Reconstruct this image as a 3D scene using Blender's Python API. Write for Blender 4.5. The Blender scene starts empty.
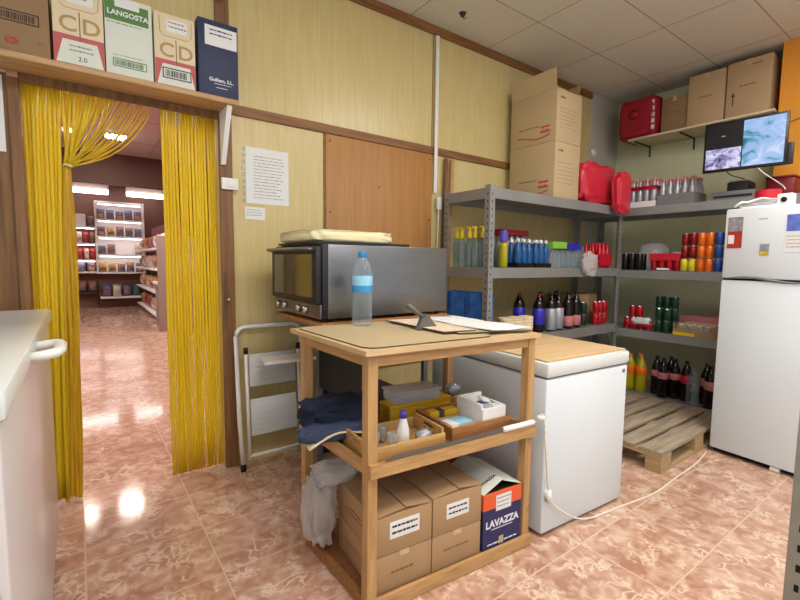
import bpy, bmesh, math, random
from mathutils import Vector, Matrix, noise
random.seed(7)
PI = math.pi
C = bpy.context.scene.collection
S = bpy.context.scene

# ------------------------------------------------------------------ materials
def new_mat(name):
    m = bpy.data.materials.new(name); m.use_nodes = True
    nt = m.node_tree
    return m, nt, nt.nodes['Principled BSDF']

def srgb(r, g, b):
    f = lambda c: (c/255/12.92) if c/255 <= 0.04045 else ((c/255+0.055)/1.055)**2.4
    return (f(r), f(g), f(b), 1)

def mat(name, rgb, rough=.5, metal=0, var=.0, scale=8, trans=0, ior=1.45, stretch=None, bump=0, alpha=1, spec=.5, emit=0):
    m, nt, p = new_mat(name)
    col = srgb(*rgb)
    p.inputs['Base Color'].default_value = col
    p.inputs['Roughness'].default_value = rough
    p.inputs['Metallic'].default_value = metal
    p.inputs['IOR'].default_value = ior
    p.inputs['Transmission Weight'].default_value = trans
    p.inputs['Specular IOR Level'].default_value = spec
    p.inputs['Alpha'].default_value = alpha
    if emit:
        p.inputs['Emission Color'].default_value = col
        p.inputs['Emission Strength'].default_value = emit
    if var or bump:
        tc = nt.nodes.new('ShaderNodeTexCoord')
        mp = nt.nodes.new('ShaderNodeMapping')
        if stretch: mp.inputs['Scale'].default_value = stretch
        nz = nt.nodes.new('ShaderNodeTexNoise'); nz.inputs['Scale'].default_value = scale; nz.inputs['Detail'].default_value = 5
        nt.links.new(tc.outputs['Object'], mp.inputs['Vector']); nt.links.new(mp.outputs['Vector'], nz.inputs['Vector'])
        if var:
            rp = nt.nodes.new('ShaderNodeValToRGB')
            rp.color_ramp.elements[0].position = .3; rp.color_ramp.elements[1].position = .7
            rp.color_ramp.elements[0].color = tuple(c*(1-var) for c in col[:3])+(1,)
            rp.color_ramp.elements[1].color = tuple(min(1, c*(1+var*.6)) for c in col[:3])+(1,)
            nt.links.new(nz.outputs['Fac'], rp.inputs['Fac']); nt.links.new(rp.outputs['Color'], p.inputs['Base Color'])
        if bump:
            bp = nt.nodes.new('ShaderNodeBump'); bp.inputs['Strength'].default_value = bump; bp.inputs['Distance'].default_value = .01
            nt.links.new(nz.outputs['Fac'], bp.inputs['Height']); nt.links.new(bp.outputs['Normal'], p.inputs['Normal'])
    return m

def tile_floor():
    m, nt, p = new_mat('marbled_floor_tile'); N = nt.nodes; L = nt.links
    tc = N.new('ShaderNodeTexCoord'); mp = N.new('ShaderNodeMapping')
    mp.inputs['Location'].default_value = (.03, -.72+.39*4, 0)
    L.new(tc.outputs['Object'], mp.inputs['Vector'])
    bk = N.new('ShaderNodeTexBrick'); bk.offset = 0; bk.squash = 1
    for k, v in (('Scale', 1), ('Mortar Size', .0035), ('Mortar Smooth', .2), ('Bias', 0), ('Brick Width', .485), ('Row Height', .39)):
        bk.inputs[k].default_value = v
    bk.inputs['Color1'].default_value = (.0, .0, .0, 1); bk.inputs['Color2'].default_value = (1, 1, 1, 1)
    L.new(mp.outputs['Vector'], bk.inputs['Vector'])
    # per tile offset of the marbling
    vm = N.new('ShaderNodeVectorMath'); vm.operation = 'SCALE'; vm.inputs['Scale'].default_value = 7.3
    L.new(bk.outputs['Color'], vm.inputs[0])
    ad = N.new('ShaderNodeVectorMath'); ad.operation = 'ADD'
    L.new(tc.outputs['Object'], ad.inputs[0]); L.new(vm.outputs['Vector'], ad.inputs[1])
    n1 = N.new('ShaderNodeTexNoise'); n1.inputs['Scale'].default_value = 11; n1.inputs['Detail'].default_value = 9; n1.inputs['Distortion'].default_value = 1.0
    L.new(ad.outputs['Vector'], n1.inputs['Vector'])
    r1 = N.new('ShaderNodeValToRGB'); e = r1.color_ramp.elements
    e[0].position = .34; e[0].color = srgb(172, 126, 104); e[1].position = .7; e[1].color = srgb(210, 180, 157)
    x = e.new(.5); x.color = srgb(192, 150, 127)
    L.new(n1.outputs['Fac'], r1.inputs['Fac'])
    vo = N.new('ShaderNodeTexVoronoi'); vo.feature = 'DISTANCE_TO_EDGE'; vo.inputs['Scale'].default_value = 14
    n2 = N.new('ShaderNodeTexNoise'); n2.inputs['Scale'].default_value = 7; n2.inputs['Detail'].default_value = 4
    L.new(ad.outputs['Vector'], n2.inputs['Vector'])
    mx = N.new('ShaderNodeMix'); mx.data_type = 'VECTOR'; mx.inputs['Factor'].default_value = .35
    L.new(ad.outputs['Vector'], mx.inputs[4]); L.new(n2.outputs['Color'], mx.inputs[5]); L.new(mx.outputs[1], vo.inputs['Vector'])
    r2 = N.new('ShaderNodeValToRGB'); r2.color_ramp.elements[0].position = .0; r2.color_ramp.elements[0].color = (1, 1, 1, 1)
    r2.color_ramp.elements[1].position = .16; r2.color_ramp.elements[1].color = (0, 0, 0, 1)
    L.new(vo.outputs['Distance'], r2.inputs['Fac'])
    n3 = N.new('ShaderNodeTexNoise'); n3.inputs['Scale'].default_value = 9; L.new(ad.outputs['Vector'], n3.inputs['Vector'])
    r3 = N.new('ShaderNodeValToRGB'); r3.color_ramp.elements[0].position = .46; r3.color_ramp.elements[1].position = .6
    L.new(n3.outputs['Fac'], r3.inputs['Fac'])
    mu = N.new('ShaderNodeMath'); mu.operation = 'MULTIPLY'; L.new(r2.outputs['Color'], mu.inputs[0]); L.new(r3.outputs['Color'], mu.inputs[1])
    m1 = N.new('ShaderNodeMix'); m1.data_type = 'RGBA'
    L.new(mu.outputs[0], m1.inputs['Factor']); L.new(r1.outputs['Color'], m1.inputs[6]); m1.inputs[7].default_value = srgb(226, 202, 180)
    m2 = N.new('ShaderNodeMix'); m2.data_type = 'RGBA'
    L.new(bk.outputs['Fac'], m2.inputs['Factor']); L.new(m1.outputs[2], m2.inputs[6]); m2.inputs[7].default_value = srgb(216, 186, 162)
    L.new(m2.outputs[2], p.inputs['Base Color'])
    p.inputs['Roughness'].default_value = .1
    bp = N.new('ShaderNodeBump'); bp.inputs['Strength'].default_value = .25; bp.inputs['Distance'].default_value = .002; bp.invert = True
    L.new(bk.outputs['Fac'], bp.inputs['Height']); L.new(bp.outputs['Normal'], p.inputs['Normal'])
    return m

def ceiling_tile():
    m, nt, p = new_mat('ceiling_tile'); N = nt.nodes; L = nt.links
    tc = N.new('ShaderNodeTexCoord'); mp = N.new('ShaderNodeMapping')
    mp.inputs['Location'].default_value = (-.425, -.09, 0)
    L.new(tc.outputs['Object'], mp.inputs['Vector'])
    bk = N.new('ShaderNodeTexBrick'); bk.offset = 0
    for k, v in (('Scale', 1), ('Mortar Size', .006), ('Mortar Smooth', .4), ('Bias', 0), ('Brick Width', .875), ('Row Height', .565)):
        bk.inputs[k].default_value = v
    bk.inputs['Color1'].default_value = srgb(230, 228, 212); bk.inputs['Color2'].default_value = srgb(222, 220, 204); bk.inputs['Mortar'].default_value = srgb(168, 158, 146)
    L.new(mp.outputs['Vector'], bk.inputs['Vector'])
    nz = N.new('ShaderNodeTexNoise'); nz.inputs['Scale'].default_value = 40; nz.inputs['Detail'].default_value = 4
    L.new(tc.outputs['Object'], nz.inputs['Vector'])
    mx = N.new('ShaderNodeMix'); mx.data_type = 'RGBA'; mx.blend_type = 'MULTIPLY'; mx.inputs['Factor'].default_value = .25
    L.new(bk.outputs['Color'], mx.inputs[6]); L.new(nz.outputs['Color'], mx.inputs[7])
    L.new(mx.outputs[2], p.inputs['Base Color']); p.inputs['Roughness'].default_value = .8
    return m

def wood(name, c1, c2, rough=.5, axis='x', scale=6, knots=False):
    m, nt, p = new_mat(name); N = nt.nodes; L = nt.links
    tc = N.new('ShaderNodeTexCoord'); mp = N.new('ShaderNodeMapping')
    mp.inputs['Scale'].default_value = {'x': (.6, 9, 9), 'y': (9, .6, 9), 'z': (9, 9, .5)}[axis]
    L.new(tc.outputs['Object'], mp.inputs['Vector'])
    nz = N.new('ShaderNodeTexNoise'); nz.inputs['Scale'].default_value = scale; nz.inputs['Detail'].default_value = 6; nz.inputs['Distortion'].default_value = .4
    L.new(mp.outputs['Vector'], nz.inputs['Vector'])
    rp = N.new('ShaderNodeValToRGB'); e = rp.color_ramp.elements
    e[0].position = .34; e[0].color = srgb(*c1); e[1].position = .66; e[1].color = srgb(*c2)
    L.new(nz.outputs['Fac'], rp.inputs['Fac'])
    out = rp.outputs['Color']
    if knots:
        vo = N.new('ShaderNodeTexVoronoi'); vo.inputs['Scale'].default_value = 2.2; vo.inputs['Randomness'].default_value = 1
        L.new(tc.outputs['Object'], vo.inputs['Vector'])
        r2 = N.new('ShaderNodeValToRGB'); r2.color_ramp.elements[0].position = .05; r2.color_ramp.elements[0].color = (1, 1, 1, 1)
        r2.color_ramp.elements[1].position = .1; r2.color_ramp.elements[1].color = (0, 0, 0, 1)
        L.new(vo.outputs['Distance'], r2.inputs['Fac'])
        mx = N.new('ShaderNodeMix'); mx.data_type = 'RGBA'; L.new(r2.outputs['Color'], mx.inputs['Factor'])
        L.new(out, mx.inputs[6]); mx.inputs[7].default_value = srgb(*[int(c*.55) for c in c1]); out = mx.outputs[2]
    L.new(out, p.inputs['Base Color']); p.inputs['Roughness'].default_value = rough
    return m

def plastic_strip():
    m, nt, p = new_mat('yellow_strip_plastic'); N = nt.nodes; L = nt.links
    p.inputs['Base Color'].default_value = srgb(238, 212, 44); p.inputs['Roughness'].default_value = .25
    tr = N.new('ShaderNodeBsdfTranslucent'); tr.inputs['Color'].default_value = srgb(248, 230, 84)
    mx = N.new('ShaderNodeMixShader'); mx.inputs['Fac'].default_value = .42
    L.new(p.outputs[0], mx.inputs[1]); L.new(tr.outputs[0], mx.inputs[2])
    L.new(mx.outputs[0], N['Material Output'].inputs['Surface'])
    return m

def thin_film(name, rgb, clear=.6, rough=.2):
    m, nt, p = new_mat(name); N = nt.nodes; L = nt.links
    p.inputs['Base Color'].default_value = srgb(*rgb); p.inputs['Roughness'].default_value = rough
    tb = N.new('ShaderNodeBsdfTransparent'); tb.inputs['Color'].default_value = (.96, .97, .97, 1)
    lw = N.new('ShaderNodeLayerWeight'); lw.inputs['Blend'].default_value = .35
    mr = N.new('ShaderNodeMapRange'); mr.inputs['To Min'].default_value = (1-clear)*.8; mr.inputs['To Max'].default_value = min(1, 1.4-clear)
    L.new(lw.outputs['Facing'], mr.inputs['Value'])
    mx = N.new('ShaderNodeMixShader'); L.new(mr.outputs[0], mx.inputs['Fac'])
    L.new(tb.outputs[0], mx.inputs[1]); L.new(p.outputs[0], mx.inputs[2])
    L.new(mx.outputs[0], N['Material Output'].inputs['Surface'])
    return m

def feed(name, base, cols, scale, strength):
    m, nt, p = new_mat(name); N = nt.nodes; L = nt.links
    tc = N.new('ShaderNodeTexCoord'); nz = N.new('ShaderNodeTexNoise'); nz.inputs['Scale'].default_value = scale; nz.inputs['Detail'].default_value = 5; nz.inputs['Distortion'].default_value = 1.2
    L.new(tc.outputs['Object'], nz.inputs['Vector'])
    rp = N.new('ShaderNodeValToRGB'); e = rp.color_ramp.elements
    e[0].position = cols[0][0]; e[0].color = srgb(*cols[0][1]); e[1].position = cols[-1][0]; e[1].color = srgb(*cols[-1][1])
    for ps, c in cols[1:-1]:
        q = e.new(ps); q.color = srgb(*c)
    L.new(nz.outputs['Fac'], rp.inputs['Fac'])
    p.inputs['Base Color'].default_value = (0.01, .01, .01, 1); p.inputs['Roughness'].default_value = .2
    L.new(rp.outputs['Color'], p.inputs['Emission Color']); p.inputs['Emission Strength'].default_value = strength
    return m

M = {}
M['floor'] = tile_floor(); M['ceiling'] = ceiling_tile()
M['laminate'] = wood('pale_laminate_panel', (203, 184, 126), (211, 194, 138), .3, 'z', 6)
M['trim'] = wood('brown_trim_wood', (112, 72, 36), (146, 98, 54), .5, 'x', 6, True)
M['post'] = wood('brown_post_wood', (104, 70, 38), (140, 98, 56), .5, 'z', 6, True)
M['board'] = wood('brown_hardboard', (168, 118, 62), (180, 130, 72), .5, 'z', 3)
M['dark_panel'] = wood('dark_wood_panelling', (98, 66, 34), (136, 96, 52), .5, 'z', 5, True)
M['ledge'] = wood('shelf_board_wood', (174, 136, 92), (196, 158, 112), .5, 'x', 6)
M['pine_x'] = wood('pine_along_width', (170, 130, 80), (196, 156, 104), .55, 'x', 7, True)
M['pine_y'] = wood('pine_along_depth', (170, 130, 80), (196, 156, 104), .55, 'y', 7, True)
M['pine_z'] = wood('pine_upright', (170, 130, 80), (196, 156, 104), .55, 'z', 7, True)
M['ply'] = wood('plywood_top', (196, 166, 122), (208, 178, 134), .6, 'x', 3)
M['deck'] = wood('reddish_deck_board', (120, 72, 44), (146, 92, 60), .6, 'x', 5)
M['tray_wood'] = wood('tray_wood', (176, 132, 72), (204, 164, 104), .55, 'x', 6)
M['tray_dark'] = wood('old_tray_wood', (140, 92, 50), (170, 120, 70), .6, 'x', 6)
M['pallet'] = wood('grey_pallet_wood', (138, 124, 104), (176, 160, 136), .8, 'x', 6)
M['pallet_y'] = wood('tan_pallet_block', (160, 132, 92), (186, 158, 116), .8, 'y', 6)
M['green_wall'] = mat('pale_green_plaster', (212, 214, 178), .8, var=.05, scale=3)
M['grey_wall'] = mat('grey_white_plaster', (190, 186, 172), .7, var=.05, scale=3)
M['orange_wall'] = mat('orange_plaster', (236, 158, 52), .7, var=.05, scale=3)
M['white'] = mat('white_enamel', (218, 226, 230), .3, var=.02, scale=3)
M['white_soft'] = mat('white_plastic', (232, 232, 228), .45)
M['white_gloss'] = mat('white_lid_enamel', (212, 218, 216), .18, var=.02, scale=3)
M['side_enamel'] = mat('white_side_enamel', (206, 201, 200), .22)
M['grey_plastic'] = mat('grey_plastic', (120, 122, 124), .5)
M['dark_plastic'] = mat('dark_plastic', (34, 34, 36), .45)
M['black'] = mat('black_plastic', (16, 16, 18), .35)
M['void'] = mat('dark_gap', (14, 13, 12), .9)
M['steel'] = mat('brushed_steel', (128, 128, 130), .32, .85, var=.06, scale=4, stretch=(1, 1, 6))
M['chrome'] = mat('chrome', (200, 200, 200), .15, 1)
M['rack'] = mat('grey_shelf_metal', (150, 152, 150), .45, .35, var=.1, scale=5)
M['galv'] = mat('galvanised_post', (150, 150, 138), .5, .4, var=.15, scale=9)
M['oven_glass'] = mat('oven_door_glass', (84, 80, 58), .06, spec=1)
M['kraft'] = mat('kraft_cardboard', (170, 138, 100), .75, var=.06, scale=4)
M['kraft_dark'] = mat('brown_cardboard', (148, 118, 84), .75, var=.1, scale=4)
M['kraft_light'] = mat('pale_cardboard', (196, 172, 132), .75, var=.06, scale=4)
M['cream_card'] = mat('cream_carton', (222, 206, 172), .6, var=.03)
M['white_card'] = mat('white_carton', (214, 220, 208), .6, var=.03)
M['navy'] = mat('navy_carton', (44, 54, 84), .55, var=.05)
M['navy2'] = mat('deep_navy_print', (42, 44, 92), .5)
M['green_print'] = mat('green_print', (84, 128, 62), .6)
M['red_print'] = mat('red_print', (188, 92, 92), .6)
M['logo_red'] = mat('red_logo_print', (196, 84, 58), .6)
M['orange_print'] = mat('orange_print', (226, 98, 50), .5)
M['paper'] = mat('white_paper', (226, 228, 226), .7)
M['ink'] = mat('dark_ink', (64, 58, 52), .8)
M['ink_soft'] = mat('faded_ink', (148, 140, 128), .8)
M['ink_brown'] = mat('brown_print', (128, 96, 62), .8)
M['white_ink'] = mat('white_ink', (228, 230, 236), .6)
M['lock_brown'] = mat('tan_print', (176, 148, 104), .7)
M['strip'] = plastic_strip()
M['strip_shaded'] = mat('shaded_bundle_plastic', (196, 152, 20), .35, var=.25, scale=30, stretch=(3, 3, .2))  # the yellow strip plastic again, with the bundle's shadow put into its colour
M['clear'] = thin_film('clear_bottle_plastic', (176, 194, 204), .84, .04)
M['film'] = thin_film('clear_film', (214, 214, 214), .6, .25)
M['bag_white'] = thin_film('white_bag_film', (226, 224, 222), .58, .25)
M['sky_blue'] = mat('light_blue_label', (60, 150, 205), .4)
M['pale_blue'] = mat('pale_blue_label', (150, 205, 230), .4)
M['blue_cap'] = mat('blue_cap_plastic', (45, 140, 205), .35)
M['blue_wrap'] = mat('blue_wrap', (48, 116, 206), .3, var=.5, scale=14)  # light and dark blotches paint bottle highlights into the wrap colour
M['blue_water'] = mat('blue_bottle', (30, 84, 140), .2, var=.2, scale=20)
M['teal_liq'] = mat('blue_grey_liquid', (176, 196, 206), .1, trans=.75, ior=1.15)
M['yellow'] = mat('yellow_plastic', (238, 208, 20), .35)
M['yellow_box'] = mat('yellow_tin', (206, 160, 24), .4, var=.12, scale=10)
M['purple'] = mat('purple_plastic', (92, 74, 176), .35)
M['lime'] = mat('lime_label', (132, 190, 70), .4)
M['olive_liq'] = mat('yellow_green_soda', (170, 160, 24), .15)
M['orange_lbl'] = mat('orange_label', (236, 118, 30), .4)
M['cola'] = mat('dark_cola', (22, 12, 10), .12)
M['pink_lbl'] = mat('pink_label', (196, 120, 124), .4)
M['red_lbl'] = mat('bright_red_label', (200, 32, 50), .4)
M['silver_lbl'] = mat('silver_label', (168, 170, 178), .35, .4)
M['royal'] = mat('royal_blue_label', (46, 44, 170), .4)
M['can_top'] = mat('can_top_metal', (190, 190, 190), .25, .9)
M['can_red'] = mat('red_can', (188, 30, 40), .3, .3, var=.25, scale=25)
M['can_dark_red'] = mat('dark_red_can', (134, 26, 26), .3, .3)
M['can_orange'] = mat('orange_can', (232, 112, 22), .3, .2, var=.1, scale=20)
M['can_yellow'] = mat('yellow_can', (226, 206, 50), .3, .2, var=.2, scale=25)
M['can_blue'] = mat('blue_can', (44, 78, 150), .3, .3, var=.2, scale=25)
M['can_green'] = mat('green_can', (30, 66, 48), .3, .3, var=.4, scale=30)
M['can_black'] = mat('black_can', (26, 26, 24), .3, .3, var=.3, scale=20)
M['red_bag'] = mat('red_bag_plastic', (208, 46, 66), .28, bump=.5, scale=9)
M['red_cloth'] = mat('crimson_bag', (156, 22, 40), .5, bump=.4, scale=12)
M['maroon'] = mat('maroon_plastic', (130, 24, 34), .45)
M['denim'] = mat('dark_denim', (30, 38, 62), .85, var=.35, scale=12, bump=.4)
M['denim_light'] = mat('worn_denim', (66, 76, 106), .85, var=.4, scale=10, bump=.4)
M['cloth_cream'] = mat('cream_dough_cloth', (232, 222, 178), .65, bump=.4, scale=10)
M['mat_beige'] = mat('beige_table_mat', (190, 170, 132), .55, var=.06, scale=3)
M['mat_edge'] = mat('dark_mat_edge', (70, 66, 56), .6)
M['crumb'] = mat('crumpled_cream_paper', (226, 204, 178), .7, var=.14, scale=30)
M['scraper'] = mat('grey_scraper_metal', (112, 108, 102), .4, .5)
M['tan_box'] = mat('tan_carton', (190, 160, 122), .75, var=.05, scale=4)
M['cord'] = mat('cream_cord', (226, 220, 206), .5)
M['foam'] = mat('white_foam', (236, 234, 230), .8, var=.02)
M['glass'] = thin_film('drinking_glass', (200, 200, 195), .7, .05)
M['lamp'] = mat('lamp_diffuser', (255, 249, 244), .4, emit=13)
M['shop_fill_lamp'] = mat('shop_fill_diffuser', (255, 246, 242), .4, emit=46)
M['tube_lamp'] = mat('shop_tube', (255, 247, 243), .4, emit=7)
M['spot_lamp'] = mat('shop_downlight', (255, 240, 225), .4, emit=60)
M['shop_wall'] = mat('shop_back_wall', (126, 88, 76), .7, var=.1, scale=2)
M['shop_beam'] = wood('shop_bulkhead_wood', (70, 34, 18), (86, 44, 26), .5, 'x', 4)
M['shop_ceiling'] = mat('shop_ceiling_tile', (196, 180, 180), .8, var=.04, scale=2)
M['shop_red'] = mat('shop_red_wall', (140, 50, 62), .6)
M['shop_white'] = mat('shop_display_white', (246, 242, 243), .5)
M['shop_grey'] = mat('shop_grey_panel', (156, 138, 132), .5)
PK = [mat('pack_'+n, tuple(min(255, int(q*1.1+8)) for q in c), .4, var=.45, scale=14) for n, c in (('plum', (110, 80, 100)), ('brown', (140, 98, 76)), ('gold', (190, 150, 70)), ('cherry', (170, 60, 62)), ('peach', (214, 160, 130)), ('slate', (96, 100, 130)), ('white', (224, 210, 206)), ('teal', (70, 100, 104)))]
M['feed_main'] = feed('screen_main_view', 0, [(.28, (30, 60, 90)), (.38, (70, 150, 175)), (.46, (150, 185, 228)), (.62, (170, 195, 240)), (.75, (225, 232, 250))], 9, .62)
M['feed_small'] = feed('screen_small_view', 0, [(.3, (60, 50, 70)), (.44, (140, 130, 180)), (.54, (190, 190, 230)), (.75, (240, 235, 240))], 20, .62)
M['photo_red'] = mat('picture_print_red', (170, 52, 40), .4, var=.3, scale=40)
M['photo_sky'] = mat('picture_print_grey', (150, 150, 160), .4, var=.35, scale=40)
M['photo_blue'] = mat('picture_print_blue', (100, 120, 205), .4, var=.35, scale=30)

# ------------------------------------------------------------------ mesh helpers
class MB:
    def __init__(s): s.bm = bmesh.new()
    def box(s, x0, x1, y0, y1, z0, z1, mi=0, T=None, bevel=0):
        vs = [s.bm.verts.new((x, y, z)) for z in (z0, z1) for y in (y0, y1) for x in (x0, x1)]
        fs = [s.bm.faces.new([vs[i] for i in f]) for f in ((0, 2, 3, 1), (4, 5, 7, 6), (0, 1, 5, 4), (2, 6, 7, 3), (0, 4, 6, 2), (1, 3, 7, 5))]
        for f in fs: f.material_index = mi
        if bevel:
            es = list({e for f in fs for e in f.edges})
            r = bmesh.ops.bevel(s.bm, geom=es, offset=bevel, segments=2, affect='EDGES', profile=.5)
            vs = [v for v in s.bm.verts if v.is_valid and v in set(v2 for f in r['faces'] for v2 in f.verts)]
            for f in r['faces']: f.material_index = mi
        if T is not None: bmesh.ops.transform(s.bm, matrix=T, verts=vs)
        return s
    def hexa(s, p, mi=0):            # 8 points: bottom 4 (ccw), top 4 (ccw)
        vs = [s.bm.verts.new(q) for q in p]
        for f in ((3, 2, 1, 0), (4, 5, 6, 7), (0, 1, 5, 4), (1, 2, 6, 5), (2, 3, 7, 6), (3, 0, 4, 7)):
            s.bm.faces.new([vs[i] for i in f]).material_index = mi
        return s
    def lathe(s, prof, n=16, c=(0, 0, 0), mi=0, mis=None):
        rings = []
        for r, z in prof:
            rings.append([s.bm.verts.new((c[0]+r*math.cos(2*PI*k/n), c[1]+r*math.sin(2*PI*k/n), c[2]+z)) for k in range(n)])
        for i in range(len(rings)-1):
            for k in range(n):
                f = s.bm.faces.new((rings[i][k], rings[i][(k+1) % n], rings[i+1][(k+1) % n], rings[i+1][k]))
                f.material_index = mis[i] if mis else mi; f.smooth = True
        if prof[0][0] > 1e-5: s.bm.faces.new(rings[0][::-1]).material_index = mis[0] if mis else mi
        if prof[-1][0] > 1e-5: s.bm.faces.new(rings[-1]).material_index = mis[-1] if mis else mi
        return s
    def tube(s, pts, r, n=8, mi=0, flat=None):
        pts = [Vector(p) for p in pts]; rings = []
        up = Vector((0, 0, 1))
        for i, p in enumerate(pts):
            d = (pts[min(i+1, len(pts)-1)]-pts[max(i-1, 0)]).normalized()
            ref = up if abs(d.dot(up)) < .95 else Vector((0, 1, 0))
            a = d.cross(ref).normalized(); b = a.cross(d).normalized()
            rr = r[i] if isinstance(r, (list, tuple)) else r
            ra, rb = (rr, rr) if flat is None else (rr, rr*flat)
            rings.append([s.bm.verts.new(p+a*ra*math.cos(2*PI*k/n)+b*rb*math.sin(2*PI*k/n)) for k in range(n)])
        for i in range(len(rings)-1):
            for k in range(n):
                f = s.bm.faces.new((rings[i][k], rings[i][(k+1) % n], rings[i+1][(k+1) % n], rings[i+1][k])); f.material_index = mi; f.smooth = True
        s.bm.faces.new(rings[0][::-1]).material_index = mi; s.bm.faces.new(rings[-1]).material_index = mi
        return s
    def prism(s, poly, y0, y1, mi=0):   # polygon in x,z extruded along y
        a = [s.bm.verts.new((x, y0, z)) for x, z in poly]; b = [s.bm.verts.new((x, y1, z)) for x, z in poly]
        n = len(poly)
        s.bm.faces.new(a).material_index = mi; s.bm.faces.new(b[::-1]).material_index = mi
        for k in range(n): s.bm.faces.new((a[k], b[k], b[(k+1) % n], a[(k+1) % n])).material_index = mi
        return s
    def slab(s, poly, z0, z1, mi=0, mi_side=None):    # polygon in x,y extruded along z
        a = [s.bm.verts.new((x, y, z0)) for x, y in poly]; b = [s.bm.verts.new((x, y, z1)) for x, y in poly]
        n = len(poly)
        s.bm.faces.new(a[::-1]).material_index = mi; s.bm.faces.new(b).material_index = mi
        for k in range(n): s.bm.faces.new((a[k], a[(k+1) % n], b[(k+1) % n], b[k])).material_index = mi if mi_side is None else mi_side
        return s
    def build(s, name, mats, parent=None, loc=None, rotz=0, smooth=None):
        bmesh.ops.recalc_face_normals(s.bm, faces=s.bm.faces)
        me = bpy.data.meshes.new(name); s.bm.to_mesh(me); s.bm.free()
        for m in (mats if isinstance(mats, (list, tuple)) else [mats]):
            me.materials.append(M[m] if isinstance(m, str) else m)
        if smooth:
            for p in me.polygons: p.use_smooth = True
            me.set_sharp_from_angle(angle=math.radians(smooth))
        o = bpy.data.objects.new(name, me); C.objects.link(o)
        if parent: o.parent = parent
        if loc: o.location = loc
        if rotz: o.rotation_euler.z = rotz
        return o

def tag(o, label, cat, group=None, kind=None):
    o['label'] = label; o['category'] = cat
    if group: o['group'] = group
    if kind: o['kind'] = kind
    return o
def thing(name, label, cat, loc=(0, 0, 0), rotz=0, group=None):
    o = bpy.data.objects.new(name, None); C.objects.link(o); o.empty_display_size = .05
    o.location = loc; o.rotation_euler = (0, 0, rotz)
    return tag(o, label, cat, group)
def struct(o): o['kind'] = 'structure'; return o
def part(name, m, parent, x0, x1, y0, y1, z0, z1, bevel=0, label=None):
    o = MB().box(x0, x1, y0, y1, z0, z1, bevel=bevel).build(name, m, parent, smooth=35 if bevel else None)
    if label: o['label'] = label
    return o
def kids(o): return [c for c in C.objects if c.parent is o]
def dup(root, loc, rotz, label, group=None):
    r = root.copy(); C.objects.link(r); r.location = loc; r.rotation_euler = (0, 0, rotz); r['label'] = label
    if group: r['group'] = group
    for ch in kids(root):
        c = ch.copy(); C.objects.link(c); c.parent = r
        for g in kids(ch):
            d = g.copy(); C.objects.link(d); d.parent = c
    return r
def text(s, size, loc, parent, m, rot=(PI/2, 0, 0), name='lettering', xs=1, ext=.0004, align='CENTER', bold=0):
    cu = bpy.data.curves.new('lettering_curve', 'FONT'); cu.body = s; cu.size = size; cu.extrude = ext; cu.align_x = align; cu.align_y = 'CENTER'; cu.offset = bold
    cu.resolution_u = 3
    t = bpy.data.objects.new(name, cu); C.objects.link(t)
    bpy.context.view_layer.update()
    me = bpy.data.meshes.new_from_object(t.evaluated_get(bpy.context.evaluated_depsgraph_get()))
    bpy.data.objects.remove(t); bpy.data.curves.remove(cu)
    me.materials.clear(); me.materials.append(M[m])
    o = bpy.data.objects.new(name, me); C.objects.link(o)
    o.location = loc; o.rotation_euler = rot; o.scale = (xs, 1, 1)
    if parent: o.parent = parent
    return o
def scribble(parent, x0, x1, z0, z1, rows, m='ink', y=-.0012, h=.45, name='print', seed=1, left=None):
    """rows of short strokes standing for tiny print on a -y face (or -x face if left is given)"""
    rnd = random.Random(seed); b = MB(); dz = (z1-z0)/rows
    for k in range(rows):
        zc = z0+dz*(k+.5); x = x0
        end = x1-rnd.random()*.25*(x1-x0)
        while x < end:
            w = min((.04+.09*rnd.random())*(x1-x0)*1.6, x1-x)
            hh = dz*h*(.5+.3*rnd.random())
            if left is None: b.box(x, x+w, y, y+.001, zc-hh/2, zc+hh/2)
            else: b.box(left-.0012, left-.0002, x, x+w, zc-hh/2, zc+hh/2)
            x += w+.03*(x1-x0)
    return b.build(name, m, parent)
def barcode(parent, x0, x1, z0, z1, m='ink', y=-.0015, seed=3):
    b = MB(); t = (z1-z0)*.09
    b.box(x0, x1, y, y+.001, z0, z0+t); b.box(x0, x1, y, y+.001, z1-t, z1); b.box(x0, x0+t, y, y+.001, z0+t, z1-t); b.box(x1-t, x1, y, y+.001, z0+t, z1-t)
    rnd = random.Random(seed); x = x0+3*t
    while x < x1-4*t:
        w = t*(.3+rnd.random()*.8); b.box(x, x+w, y, y+.001, z0+2.2*t, z1-2.2*t); x += w+t*(.35+rnd.random()*.7)
    return b.build('barcode', m, parent)
def ring(pts_fn, n): return [pts_fn(k/n) for k in range(n+1)]
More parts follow.
